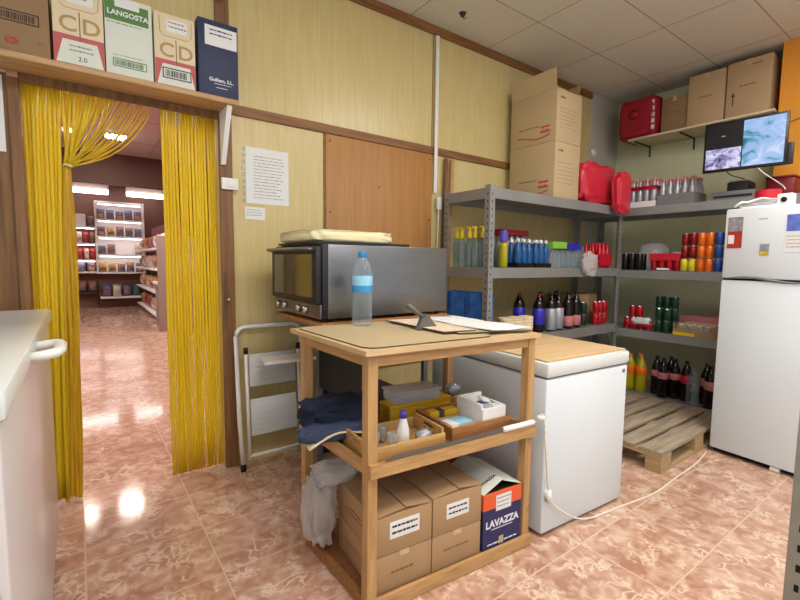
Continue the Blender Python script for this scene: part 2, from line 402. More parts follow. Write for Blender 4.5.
def blob(name, m, parent, size, seed=0, amp=.12, freq=3, power=.55, n=28, loc=(0, 0, 0), squash_bottom=True, fold=0, label=None, crease=.0):
    """a rounded, creased soft body of the given size, resting on z = 0"""
    bm = bmesh.new(); bmesh.ops.create_uvsphere(bm, u_segments=n, v_segments=max(8, n*2//3), radius=1)
    off = Vector((seed*3.7, seed*1.3, seed*.7))
    for v in bm.verts:
        d = v.co.copy()
        sp = Vector([math.copysign(abs(c)**power, c) for c in d])
        k = 1+amp*noise.noise(d*freq+off)+amp*.5*noise.noise(d*freq*2.3+off)
        if crease: k -= crease*abs(noise.noise(d*freq*1.6+off*2))
        if fold: k += fold*math.sin(10*d.x+6*noise.noise(d*2+off))
        q = sp*k
        v.co = Vector((q.x*size[0]/2, q.y*size[1]/2, q.z*size[2]/2))
        if squash_bottom: v.co.z = max(v.co.z, -size[2]*.46)
        v.co.z += size[2]*.46
    for f in bm.faces: f.smooth = True
    me = bpy.data.meshes.new(name); bm.to_mesh(me); bm.free(); me.materials.append(M[m] if isinstance(m, str) else m)
    o = bpy.data.objects.new(name, me); C.objects.link(o); o.location = loc
    if parent: o.parent = parent
    if label: o['label'] = label
    return o
ORD = ['first', 'second', 'third', 'fourth', 'fifth', 'sixth', 'seventh', 'eighth', 'ninth', 'tenth']

YA = 2.9; CEIL = 3.27; XB = 5.36
# ------------------------------------------------------------------ room shell
struct(MB().box(-2.2, 6.0, -1.6, 17, -.05, 0).build('floor', 'floor'))
struct(MB().box(-2.2, XB+.1, -1.6, YA+.1, CEIL, CEIL+.05).build('ceiling', 'ceiling'))
w = MB()
w.box(-2.2, -.243, YA, YA+.1, 0, 2.235, 1)
w.box(-2.2, -.243, YA, YA+.1, 2.235, CEIL, 0); w.box(-.243, .72, YA, YA+.1, 2.262, CEIL, 0)
w.box(.72, 4.76, YA, YA+.1, 0, CEIL, 0)
w.box(4.76, XB+.1, YA, YA+.1, 0, CEIL, 2)
struct(w.build('wall_back', ['laminate', 'dark_panel', 'grey_wall']))
struct(MB().box(XB, XB+.1, -1.6, YA, 0, CEIL).build('wall_right', 'green_wall'))
struct(MB().box(4.98, XB, .2, 1.27, 0, CEIL).build('wall_right_pillar', 'orange_wall'))
# trims on the back wall
struct(MB().box(.8, 4.76, YA-.018, YA, 2.247, 2.308, bevel=.004).build('trim_1', 'trim'))
struct(MB().box(-2.2, 4.76, YA-.02, YA, 3.2, CEIL, bevel=.004).build('trim_2', 'trim'))
struct(MB().box(.722, .8, YA-.022, YA+.1, 0, 2.217, bevel=.004).build('trim_3', 'post'))
struct(MB().box(.716, .797, YA-.02, YA, 2.27, 3.2, bevel=.004).build('trim_4', 'post'))
struct(MB().box(-.243, -.2, YA-.022, YA+.1, 0, 2.217, bevel=.004).build('trim_5', 'post'))
struct(MB().box(-.2, .722, YA-.024, YA, 2.2, 2.262, bevel=.003).build('trim_6', 'dark_panel'))
struct(MB().box(2.42, 2.424, YA-.003, YA, 2.31, 3.2).build('trim_7', 'trim'))
struct(MB().box(1.43, 1.445, YA-.008, YA, .2, 2.247).build('trim_8', 'trim'))

# ------------------------------------------------------------------ the shop beyond the doorway
SY = 15.0
struct(MB().box(-2.2, 4, SY, SY+.1, 0, 3.7).build('wall_shop_back', 'shop_wall'))
struct(MB().box(-2.3, -2.2, YA+.1, SY, 0, 3.7).build('wall_shop_left', 'shop_wall'))
struct(MB().box(3.0, 3.1, YA+.1, SY, 0, 3.7).build('wall_shop_right', 'shop_red'))
struct(MB().box(-2.2, 3.0, YA+.1, 12.0, 3.7, 3.75).build('ceiling_shop', 'shop_ceiling'))
struct(MB().box(-2.2, 3.0, 12.0, 12.2, 3.02, 3.75).build('trim_shop_beam', 'shop_beam'))
struct(MB().box(-2.2, 3.0, 12.2, SY, 3.5, 3.55).build('ceiling_shop_recess', 'shop_wall'))
g = MB()
for y in (5.5, 7.2, 8.9, 10.6): g.box(-2.2, 3, y-.01, y+.01, 3.694, 3.7)
for x in (-.5, .45, 1.4): g.box(x-.01, x+.01, YA+.1, 12, 3.695, 3.7)
struct(g.build('trim_shop_ceiling_grid', 'shop_grey'))
for i, (x0, x1, where) in enumerate(((-.2, .75, 'left'), (1.13, 2.08, 'right'))):
    t = thing('fluorescent_lamp', f'{where} bright fluorescent strip lamp above the shop displays beyond the doorway', 'lamp', (x0, 14.6, 3.02))
    MB().prism([(0, .13), (.02, .36), (x1-x0, .33), (x1-x0, .13)], -.1, .0).build('housing', 'shop_grey', t)
    part('tube', 'tube_lamp', t, .02, x1-x0-.02, -.19, -.1, .05, .17, .02)
    for q in (.1, x1-x0-.1): part('hanger', 'shop_grey', t, q-.01, q+.01, -.06, -.04, .33, .479)
for i, (x, y, wd) in enumerate(((-.02, 10.2, .2), (.68, 10.2, .32))):
    t = thing('ceiling_spotlight', ('small' if i == 0 else 'larger')+f' glowing square ceiling light seen behind the gathered yellow curtain, {("left","right")[i]} one', 'lamp', (x, y, 3.655))
    MB().box(-wd/2-.02, wd/2+.02, -wd/2-.02, wd/2+.02, .01, .034, bevel=.005).build('frame', 'shop_white', t)
    part('diffuser', 'spot_lamp', t, -wd/2, wd/2, -wd/2, wd/2, 0, .0095, .003)
for x, y in ((2.5, 4.4), (-1.7, 5.5), (2.5, 8.0), (-1.5, 9.5)):  # unseen panels added to brighten the shop, kept out of sight
    t = thing('added_light_panel', 'added unseen light panel on the shop ceiling, brightening the shop beyond the doorway', 'lamp', (x, y, 3.655), group='added shop light panels')
    MB().box(-.34, .34, -.34, .34, .01, .034, bevel=.005).build('frame', 'shop_white', t)
    part('diffuser', 'shop_fill_lamp', t, -.3, .3, -.3, .3, 0, .0095, .003)

def pouch_mesh(w_, h_, d_):
    bm = bmesh.new(); nx, nz = 6, 6
    grid = {}
    for side in (-1, 1):
        for i in range(nx+1):
            for j in range(nz+1):
                u, v = i/nx, j/nz
                e = (max(0, math.sin(PI*u))*max(0, math.sin(PI*v)))**.5
                if side == 1 and e < 1e-6: grid[(side, i, j)] = grid[(-1, i, j)]; continue
                grid[(side, i, j)] = bm.verts.new(((u-.5)*w_*(1-.06*math.sin(PI*v)), side*e*d_/2, v*h_))
    for side in (-1, 1):
        for i in range(nx):
            for j in range(nz):
                f = [grid[(side, i, j)], grid[(side, i+1, j)], grid[(side, i+1, j+1)], grid[(side, i, j+1)]]
                if len(set(f)) == 4:
                    try:
                        q = bm.faces.new(f if side < 0 else f[::-1]); q.smooth = True; q.material_index = 1 if (0 < j < 3 and 0 < i < 5) else 0
                    except ValueError: pass
    me = bpy.data.meshes.new('snack_bag'); bm.to_mesh(me); bm.free(); return me
pouch = {}
def snack(x, y, z, w_, h_, k, label, group, rotz=0, d_=.16):
    key = (round(w_, 2), round(h_, 2), k % len(PK), d_)
    if key not in pouch:
        me = pouch_mesh(w_, h_, d_); me.materials.append(PK[k % len(PK)]); me.materials.append(PK[(k*3+2) % len(PK)]); pouch[key] = me
    o = bpy.data.objects.new('snack_bag', pouch[key]); C.objects.link(o); o.location = (x, y, z); o.rotation_euler = (0, 0, rotz)
    return tag(o, label, 'snack bag', group)
# white display in the middle
t = thing('display_shelf', 'tall white shop display with four rows of snack bags, against the far shop wall', 'shelf', (.43, 14.55, 0))
part('back_panel', 'shop_white', t, 0, 1.1, .36, .4, .93, 2.86)
part('side_panel', 'shop_white', t, -.03, 0, -.02, .4, .93, 2.84); part('side_panel', 'shop_white', t, 1.1, 1.13, -.02, .4, .93, 2.84)
part('canopy', 'shop_white', t, -.03, 1.13, -.02, .4, 2.84, 2.9, .008)
for z in (.93, 1.43, 1.92, 2.38): part('shelf', 'shop_white', t, .001, 1.099, 0, .36, z, z+.045, .006)
part('plinth', 'shop_beam', t, 0, 1.1, .05, .4, 0, .25); part('shelf', 'shop_white', t, .02, 1.08, -.1, .36, .25, .3, .006)
part('back_panel', 'shop_wall', t, 0, 1.1, .36, .4, .3, .93)
disp = t
for r, z in enumerate((2.427, 1.967, 1.477, .977)):
    for i in range(5):
        if r == 2 and i in (2, 3): continue
        snack(.43+.11+i*.218, 14.68, z, .19, .27-.02*((i+r) % 3), [0, 5, 0, 5, 0, 0, 2, 1, 1, 5, 5, 1, 6, 1, 4, 2, 2, 1, 1, 0][r*5+i],
              f'{ORD[i]} snack bag from the left on the {("top", "second", "third", "lowest")[r]} row of the white shop display', 'snack bags on the white display')
for i in range(4):
    snack(.43+.18+i*.24, 14.66, .302, .22, .33, (5, 6, 5, 7)[i], f'{ORD[i]} magazine-like packet from the left on the low shelf under the white display', 'packets on the low shelf')
for z in (2.36, 1.9, 1.41, 2.82): part('light_strip', 'tube_lamp', disp, .05, 1.05, .012, .03, z-.012, z)
# left wall unit
t = thing('wall_shelf_unit', 'brown shop shelving with red and white packs, left of the white display', 'shelf', (-.3, 14.55, 0))
part('back_panel', 'shop_wall', t, 0, .7, .36, .4, 0, 2.75)
for z in (.95, 1.28, 1.72, 2.16): part('shelf', 'shop_white', t, 0, .7, 0, .36, z, z+.04, .006)
part('shelf', 'shop_beam', t, 0, .7, 0, .36, .4, .44)
for z in (1.27, 1.71, 2.15): part('light_strip', 'tube_lamp', t, .03, .67, .012, .03, z-.012, z)
o = tag(MB().box(-.22, .2, 14.6, 14.85, 2.205, 2.53, bevel=.01).build('white_box', 'shop_white'), 'large white box on the top shelf of the brown shop unit', 'box')
for r, (z, cols) in enumerate(((2.202, (1,)), (1.762, (1, 3, 6, 3, 1)), (1.322, (3, 6, 3, 4, 3)), (.992, (6, 5, 0)), (.442, (1, 1, 1)))):
    for i, k in enumerate(cols):
        n = len(cols); x = .32 if r == 0 else -.3+.7*(i+.5)/n
        snack(x, 14.68, z, .62/n if r else .18, .3 if r != 3 else .26, k, f'{ORD[i]} pack from the left on shelf {("one", "two", "three", "four", "five")[r]} from the top of the brown shop unit' if r else 'brown pack right of the white box on the brown shop unit', 'packs on the brown shop unit')
# right gondola running towards us
t = thing('gondola_shelf', 'long low shop gondola with a grey end panel on the right side beyond the doorway', 'shelf', (1.3, 9.2, 0))
part('end_panel', 'shop_grey', t, -.12, .6, 0, .12, 0, 1.78, .01)
part('base', 'shop_grey', t, -.05, .6, .12, 1.0, 0, .85); part('counter_top', 'shop_white', t, -.1, .6, .12, 1.0, .85, .9, .008)
part('back_panel', 'shop_red', t, .42, .46, 1.0, 5.2, .1, 2.2)
for z in (.1, .6, 1.1, 1.55): part('shelf', 'shop_white', t, 0, .42, 1.0, 5.2, z, z+.04, .006)
for r, z in enumerate((.142, .642, 1.142, 1.592)):
    for i in range(6):
        snack(1.46, 10.5+i*.72, z, .5, .3, (4, 1, 4, 6, 3, 2, 4, 2)[(i*3+r) % 8], f'{ORD[i]} bag from the near end on the {("bottom", "second", "third", "top")[r]} shelf of the right shop gondola', 'bags on the shop gondola', rotz=-PI/2, d_=.2)

# ------------------------------------------------------------------ doorway curtain
def lerp(a, b, t): return a+(b-a)*t
yc = YA+.05
t = thing('strip_curtain', 'yellow plastic strip curtain hanging straight on the right side of the doorway', 'curtain', (.63, yc, 0))
part('rail', 'grey_plastic', t, -.215, .085, -.012, .012, 2.245, 2.2615)
b = MB(); n = 17
for i in range(n):
    u = i/(n-1); x = lerp(-.205, .078, u)
    pts = []
    for k in range(12):
        v = k/11; z = lerp(2.2445, .012, v)
        pts.append((x+.004*v+.0025*math.sin(6*v+i*1.3), .005*math.sin(i*2.1)+.005*math.sin(4*v+i*1.7), z))
    b.tube(pts, .0088, 6, flat=.42)
b.build('strips', 'strip', t)['kind'] = 'stuff'
t = thing('strip_curtain', 'yellow plastic strip curtain swept aside and tied at the left jamb', 'curtain', (0, yc, 0))
part('rail', 'grey_plastic', t, -.195, .41, -.012, .012, 2.245, 2.2615)
b = MB()
for i in range(9):                      # straight hanging strips by the jamb
    x = lerp(-.19, -.05, i/8); pts = []
    for k in range(14):
        v = k/13; z = lerp(2.2445, .04, v)
        pts.append((lerp(x, lerp(-.19, -.10, i/8), min(1, v*1.1))+.003*math.sin(5*v+i), .01*math.sin(i*1.9+2*v)-.012, z))
    b.tube(pts, .0095, 6, flat=.42)
b.build('strips', 'strip', t)['kind'] = 'stuff'
b = MB(); tie = Vector((-.022, .0, 1.835))
xs = [lerp(-.035, .17, k/11) for k in range(12)]+[lerp(.19, .395, k/13) for k in range(14)]
for i, x in enumerate(xs):
    pts = []; q = i/len(xs)
    for k in range(11):
        v = k/10; e = v**(1.35 if i < 12 else 1.12)
        sag = (.02+.05*q)*math.sin(PI*v)
        pts.append((lerp(x, tie.x+.012*math.sin(i*2.3), e), .022*math.sin(i*1.7)*(1-v*.6), lerp(2.2445, tie.z+.012*math.cos(i*3.1), v)-sag*(1-v*.35)*q*1.7))
    b.tube(pts, .0082, 6, flat=.45)
b.build('swept_strips', 'strip', t)['kind'] = 'stuff'
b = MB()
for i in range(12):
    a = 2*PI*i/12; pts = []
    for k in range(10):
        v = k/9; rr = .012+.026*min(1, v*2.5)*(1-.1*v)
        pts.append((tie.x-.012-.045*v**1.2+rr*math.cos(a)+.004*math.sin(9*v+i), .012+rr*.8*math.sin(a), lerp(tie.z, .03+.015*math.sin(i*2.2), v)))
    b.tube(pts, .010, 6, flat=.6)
b.build('gathered_strips', 'strip_shaded', t, smooth=60)
MB().tube([(tie.x+.02*math.cos(a), .02*math.sin(a), tie.z+.004*math.sin(2*a)) for a in [2*PI*k/14 for k in range(15)]], .005).build('tieback', 'cloth_cream', t)

# ------------------------------------------------------------------ shelf board over the door with its cartons
t = thing('wall_shelf', 'long wooden wall shelf over the doorway holding five drink cartons', 'shelf', (0, 0, 0))
part('board', 'ledge', t, -1.0, .79, 2.68, YA-.026, 2.239, 2.268, .003)
b = MB(); b.prism([(2.7, 2.237), (YA-.025, 2.237), (YA-.025, 1.93), (YA-.04, 1.93)], 0, .028)
bm_o = b.build('bracket', 'white_soft', t); bm_o.rotation_euler.z = 0
# prism lies in x,z: turn it so that it lies in y,z at x = .74
bm_o.rotation_euler = (0, 0, PI/2); bm_o.location = (.755, 0, 0)
bm_o['label'] = 'white triangular bracket'
SB = 2.2685; FY = 2.69
def cd_box(x0, x1, top, label, kind):
    W = x1-x0; t = thing('milk_carton_box', label, 'carton', (x0, FY, SB)); h = top-SB
    part('body', 'cream_card', t, 0, W, 0, .175, 0, h, .002)
    part('base_band', 'red_print', t, .001, W-.001, -.001, .001, .002, h*.36)
    MB().prism([(W*.04, .003), (W*.97, .003), (W*.86, h*.3), (W*.18, h*.3)], -.002, 0).build('panel', 'white_card', t)
    part('seam', 'ink_brown', t, W*.51, W*.53, -.0018, 0, h*.29, h*.66)
    text('C', .1, (W*.29, -.001, h*.49), t, 'lock_brown', xs=1.05, bold=.0015); text('D', .1, (W*.75, -.001, h*.49), t, 'lock_brown', xs=1.05, bold=.0015)
    b = MB(); pts = [(W*.12, -.001, h*.95), (W*.14, -.001, h*.74), (W*.22, -.001, h*.69), (W*.8, -.001, h*.69), (W*.9, -.001, h*.74), (W*.92, -.001, h*.95)]
    b.tube(pts, .0014, 4); b.build('outline', 'lock_brown', t)
    part('sticker', 'paper', t, W*.3, W*.8, -.002, 0, h*.76, h*.93)
    scribble(t, W*.33, W*.78, h*.8, h*.92, 2, 'ink_soft', -.003, seed=int(x0*100)+5)
    if kind == 'code': barcode(t, W*.17, W*.88, h*.1, h*.25, 'ink', -.0035)
    else:
        text('2.0', .03, (W*.55, -.0025, h*.08), t, 'ink'); scribble(t, W*.3, W*.8, h*.15, h*.26, 2, 'ink_soft', -.003, seed=9)
    return t
cd_box(-.052, .147, 2.64, 'cream and red C D milk carton printed 2.0, second carton above the doorway', '2.0')
cd_box(.366, .562, 2.632, 'cream and red C D milk carton with barcode, beside the navy box', 'code')
t = thing('cardboard_box', 'plain brown cardboard box with barcode at the left end of the shelf over the door', 'carton', (-.3, FY, SB))
part('body', 'kraft_dark', t, 0, .236, 0, .18, 0, .36, .002); barcode(t, .03, .2, .13, .18, 'ink', -.0018, 11)
part('sticker', 'paper', t, .07, .2, -.0018, 0, .27, .33)
MB().tube([(.1+.018*math.cos(a), -.0006, .05+.012*math.sin(a)) for a in [2*PI*k/14 for k in range(15)]], .005, 4).build('logo', 'logo_red', t); text('(C)', .02, (.2, -.0008, .06), t, 'ink_brown')
t = thing('cardboard_box', 'white and green carton lettered LANGOSTA between the two C D cartons', 'carton', (.152, FY, SB))
part('body', 'white_card', t, 0, .205, 0, .18, 0, .375, .002)
MB().prism([(.002, .26), (.19, .26), (.19, .35), (.002, .35)], -.0012, .0005).build('green_panel', 'green_print', t)
text('LANGOSTA', .034, (.1, -.0018, .295), t, 'white_ink', bold=.0008); part('sticker', 'paper', t, .045, .15, -.002, 0, .325, .37)
scribble(t, .01, .17, .24, .255, 1, 'ink_soft', -.0015, seed=4); barcode(t, .028, .175, .04, .08, 'green_print', -.002, 5); scribble(t, .03, .17, .09, .1, 1, 'ink_soft', seed=6)
t = thing('cardboard_box', 'navy blue carton with white sticker at the right end of the shelf over the door', 'carton', (.577, FY-.005, SB))
part('body', 'navy', t, 0, .212, 0, .185, 0, .4, .002)
part('sticker', 'paper', t, .035, .205, -.002, 0, .265, .37); scribble(t, .06, .18, .315, .36, 2, 'ink', -.003, seed=21)
text('Guillem, S.L.', .026, (.118, -.0012, .085), t, 'white_ink', bold=.0006); scribble(t, .08, .17, .06, .07, 1, 'white_ink', seed=14); scribble(t, .09, .16, .04, .05, 1, 'white_ink', seed=15)

# ------------------------------------------------------------------ things on the back wall
t = thing('wall_notice', 'white printed sheet pinned on the pale wall right of the doorway', 'paper', (.885, YA-.004, 1.715))
part('sheet', 'paper', t, 0, .285, -.001, .001, 0, .355); scribble(t, .05, .25, .03, .31, 14, 'ink_soft', -.0022, .3, seed=31)
b = MB()
for z in range(0, 9): b.box(-.022+.004*math.sin(z), -.004, -.002, 0, z*.04+.005, z*.04+.03)
b.build('plastic_sleeve', 'film', t)
t = thing('wall_notice', 'small white slip below the printed sheet', 'paper', (.875, YA-.004, 1.612)); part('sheet', 'paper', t, 0, .13, -.001, .001, 0, .08); scribble(t, .01, .11, .02, .07, 3, 'ink_soft', -.0022, .3, seed=33)
t = thing('wall_notice', 'white sheet at the left photo edge on the dark panelling', 'paper', (-.46, YA-.003, 1.86)); part('sheet', 'paper', t, 0, .2, -.001, .001, 0, .36); scribble(t, .02, .18, .05, .3, 6, 'ink_soft', -.0022, .3, seed=35)
t = thing('light_switch', 'white light switch box on the brown door post', 'switch', (.727, YA-.0225, 1.783)); part('plate', 'white_soft', t, 0, .1, -.022, 0, 0, .07, .004); part('rocker', 'white_soft', t, .03, .07, -.027, -.0222, .015, .055, .002)
t = thing('door_latch', 'tiny brass knob on the brown door post', 'knob', (.755, YA-.0218, 1.1)); MB().lathe([(.008, 0), (.006, .01), (.012, .016), (.010, .024), (0, .026)], 10).build('knob', 'chrome', t).rotation_euler = (PI/2, 0, 0)
t = thing('wall_board', 'brown hardboard panel fixed on the wall behind the oven', 'board', (1.446, YA-.012, .5)); part('panel', 'board', t, 0, .98, 0, .011, 0, 1.745, .002)
b = MB()
for x, z in ((.03, 1.7), (.95, 1.7), (.03, 1.2), (.95, 1.2), (.45, 1.42)): b.box(x-.006, x+.006, -.002, 0, z-.006, z+.006)
b.build('nail', 'ink', t)
t = thing('cable_conduit', 'white plastic conduit running down from the ceiling beside the brown board', 'conduit', (2.43, YA-.024, 0))
MB().box(0, .034, -.012, 0, 1.93, 3.19, bevel=.004).build('channel', 'white_soft', t, smooth=35)
part('plug', 'white_soft', t, .028, .075, -.03, .0, 1.79, 1.9, .01); MB().tube([(.05, -.012, 1.79), (.052, -.012, 1.74), (.04, -.01, 1.3)], .005).build('wire', 'white_soft', t)
for i, (x, lean) in enumerate(((2.55, .02), (2.62, .05))):
    t = thing('wooden_batten', ('thin brown batten' if i == 0 else 'paler wooden batten')+' leaning on the wall left of the grey shelving', 'stick', (x-.07, YA-.042, 0))
    p = MB().box(0, .034, 0, .022, 0, 2.23, bevel=.002).build('stick', 'post' if i == 0 else 'ledge', t); p.rotation_euler = (0, .03, 0)
t = thing('ceiling_hook', 'small dark hook in the ceiling above the back wall', 'hook', (2.48, 2.62, CEIL-.03)); MB().lathe([(.006, 0), (.018, .008), (.022, .02), (.03, .0295)], 12).build('base', 'ink', t); MB().tube([(0, 0, 0), (.015, 0, -.008), (.03, 0, .0), (.035, 0, .012)], .005).build('hook', 'grey_plastic', t)

t = thing('wall_sensor', 'small white round sensor on the grey-white wall beside the cartons', 'sensor', (4.83, YA-.0005, 2.62)); q = MB().lathe([(.045, 0), (.045, .02), (.03, .03), (0, .031)], 18).build('cover', 'white_soft', t); q.rotation_euler = (PI/2, 0, 0)
# ------------------------------------------------------------------ white chest freezer at the left
t = thing('chest_freezer', 'white chest freezer with a glossy lid at the left edge in front of the doorway', 'freezer', (0, 0, 0))
part('body', 'side_enamel', t, -.8, -.132, 1.1, 2.72, .05, 1.035, .012)
part('lid', 'white_gloss', t, -.81, -.12, 1.085, 2.76, 1.04, 1.1, .012)
part('gasket', 'grey_plastic', t, -.79, -.136, 1.105, 2.715, 1.034, 1.041)
part('base_rail', 'dark_plastic', t, -.78, -.15, 1.14, 2.68, .02, .0505)
h = MB(); h.tube([(-.122, 1.6, 1.068), (-.09, 1.6, 1.072), (-.064, 1.615, 1.074), (-.056, 1.65, 1.075), (-.056, 1.76, 1.075), (-.064, 1.79, 1.074), (-.09, 1.805, 1.072), (-.122, 1.805, 1.068)], .016, 10, flat=.9)
h.build('handle', 'white_soft', t)['label'] = 'white looped plastic handle'
part('vent_panel', 'grey_plastic', t, -.5, -.14, 1.094, 1.1005, .62, .64); part('vent_panel', 'dark_plastic', t, -.22, -.15, 1.093, 1.1, .67, .7); part('label_strip', 'paper', t, -.4, -.15, 1.096, 1.1005, .95, .98)
for x in (-.74, -.2):
    for y in (1.18, 2.64): MB().lathe([(.02, 0), (.024, .004), (.024, .016), (.018, .0195)], 12, (x, y, 0)).build('foot', 'black', t)

# ------------------------------------------------------------------ oven on its stand
t = thing('oven_stand', 'dark metal stand with a wooden top carrying the oven', 'table', (0, 0, 0))
part('top', 'tray_dark', t, .99, 1.86, 2.03, 2.68, 1.0, 1.03, .004)
for x, y in ((1.27, 2.06), (1.71, 2.08), (1.27, 2.64), (1.71, 2.64)): part('leg', 'grey_plastic', t, x-.015, x+.015, y-.015, y+.015, 0, .9995)
part('lower_shelf', 'dark_plastic', t, 1.29, 1.69, 2.1, 2.62, .5, .52)
part('back_panel', 'dark_plastic', t, 1.29, 1.69, 2.625, 2.635, .05, .999); part('side_panel', 'dark_plastic', t, 1.256, 1.268, 2.08, 2.62, .521, .999)  # dark sheets added to deepen the shade behind the work table
t = thing('oven', 'stainless steel countertop oven with glass door facing left', 'oven', (0, 0, 0))
OX0, OX1, OY0, OY1, OZ0, OZ1 = 1.0, 1.845, 2.04, 2.69, 1.05, 1.435
part('body', 'steel', t, OX0+.03, OX1, OY0, OY1, OZ0, OZ1, .004)
part('front_frame', 'dark_plastic', t, OX0, OX0+.0295, OY0, OY1, OZ0, OZ1, .004)
d = part('door', 'dark_plastic', t, OX0-.03, OX0-.001, OY0+.01, OY1-.01, OZ0+.08, OZ1-.015, .004)
part('door_glass', 'oven_glass', d, OX0-.033, OX0-.0301, OY0+.06, OY1-.06, OZ0+.11, OZ1-.05)
hb = MB().tube([(OX0-.03, OY0+.04, OZ1-.03), (OX0-.065, OY0+.04, OZ1-.022), (OX0-.065, OY1-.04, OZ1-.022), (OX0-.03, OY1-.04, OZ1-.03)], .009).build('handle', 'steel', d)
pn = part('control_panel', 'steel', t, OX0-.012, OX0-.0005, OY0+.005, OY1-.005, OZ0, OZ0+.075, .003)
for y in (2.2, 2.3, 2.5, 2.6):
    k = MB().lathe([(.02, 0), (.02, .012), (.016, .024), (0, .025)], 16).build('knob', 'chrome', pn); k.rotation_euler = (0, -PI/2, 0); k.location = (OX0-.0125, y, OZ0+.038)
for x, y in ((1.06, 2.08), (1.8, 2.08), (1.06, 2.65), (1.8, 2.65)): MB().lathe([(.018, 0), (.018, .0195)], 12, (x, y, 1.0302)).build('foot', 'black', t)
t = thing('baking_tray', 'flat dark baking tray on top of the oven', 'tray', (1.0, 2.08, 1.4355))
b = MB(); b.box(0, .56, 0, .52, 0, .006); b.box(-.012, 0, -.012, .532, .003, .016); b.box(.56, .572, -.012, .532, .003, .016); b.box(0, .56, -.012, 0, .003, .016); b.box(0, .56, .52, .532, .003, .016); b.build('tray', 'dark_plastic', t)
o = blob('folded_cloth', 'cloth_cream', None, (.56, .5, .07), 3, .07, 4, .32, 40, (1.235, 2.34, 1.4527), crease=.12)
tag(o, 'cream folded cloth lying flat on the tray on the oven', 'cloth')

# ------------------------------------------------------------------ folded step ladder
t = thing('step_ladder', 'folded white step ladder leaning on the wall beside the door post', 'ladder', (.79, 2.78, 0))
fr = []
def lad(x, z, off=0): return (x, .085*z/.95+off, z)
pts = [lad(.012, .03), lad(.0, .3), lad(.0, .86)]+[(.06-.06*math.cos(a), .08, .86+.06*math.sin(a)) for a in (.4, .8, 1.2, 1.57)]+[lad(.38, .92)]+[(.38+.06*math.sin(a), .08, .86+.06*math.cos(a)) for a in (.4, .8, 1.2, 1.57)]+[lad(.44, .3), lad(.43, .03)]
MB().tube(pts, .014, 10).build('frame', 'white_soft', t)
for x in (.012, .43): MB().lathe([(.019, 0), (.019, .03), (.015, .045)], 12, (x, .0, .001)).build('foot', 'black', t)
for x in (.045, .395):
    MB().tube([(x, -.03, .08), (x, .02, .76)], .011, 8).build('rear_rail', 'white_soft', t); MB().lathe([(.015, 0), (.015, .04)], 10, (x, .021, .755)).build('end_cap', 'black', t)
MB().tube([(.045, -.03, .1), (.395, -.03, .1)], .012).build('cross_bar', 'white_soft', t)
for z0, z1 in ((.54, .75), (.22, .46)):
    b = MB(); b.box(.065, .375, -.002, .008, z0, z1, bevel=.006)
    for k in range(5): b.box(.1, .34, -.006, -.002, z0+.03+k*(z1-z0-.06)/5, z0+.036+k*(z1-z0-.06)/5)
    st = b.build('step', 'white_gloss', t, smooth=35); st.location = (0, -.02, 0); st.rotation_euler.x = -.06
b = MB(); b.slab([(.09, -.2), (.42, -.22), (.44, -.05), (.12, -.04)], .72, .738); b.build('top_step', 'white_soft', t)

# ------------------------------------------------------------------ wooden cart / work table in the middle
ca, sk = -.09, .12
NX, NY, CW, CD = .836, 1.336, .866, .57
ux = Vector((math.cos(ca), math.sin(ca), 0)); uy = Vector((-math.sin(ca+sk), math.cos(ca+sk), 0))
def cw(u, v, z): p = Vector((NX, NY, 0))+ux*u+uy*v; return (p.x, p.y, z)
def cbox(b, u0, u1, v0, v1, z0, z1, mi=0):
    return b.hexa([cw(u0, v0, z0), cw(u1, v0, z0), cw(u1, v1, z0), cw(u0, v1, z0), cw(u0, v0, z1), cw(u1, v0, z1), cw(u1, v1, z1), cw(u0, v1, z1)], mi)
cart = thing('work_table', 'homemade pine work table with two lower shelves in the middle of the room', 'table', (0, 0, 0))
LW = .04
def cpart(name, m, *a): return cbox(MB(), *a).build(name, m, cart)
for u in (0, CW-LW):
    for v in (0, CD-LW): cpart('leg', 'pine_z', u, u+LW, v, v+LW, 0, 1.01)
cpart('table_top', 'ply', -.022, CW+.012, -.02, CD+.06, 1.0105, 1.03)
for v in (.004, CD-.026): cpart('top_rail', 'pine_x', LW, CW-LW, v, v+.022, .965, 1.01)
for u in (.004, CW-.026): cpart('top_rail', 'pine_y', u, u+.022, LW, CD-LW, .965, 1.01)
for v in (-.018, CD): cpart('shelf_rail', 'pine_x', 0, CW, v, v+.0175, .545, .598)
for u in (.002, CW-.024): cpart('shelf_rail', 'pine_y', u, u+.022, LW, CD-LW, .55, .594)
cpart('shelf_board', 'deck', .025, CW-.025, .0005, CD-.0005, .555, .572)
for v in (-.018, CD): cpart('base_rail', 'pine_x', 0, CW, v, v+.0175, .004, .058)
for u in (.002, CW-.024): cpart('base_rail', 'tray_dark', u, u+.022, LW, CD-LW, .004, .05)
cpart('base_board', 'deck', .025, CW-.025, .0005, CD-.0005, .036, .052)
CM = math.atan2(ux.y, ux.x)
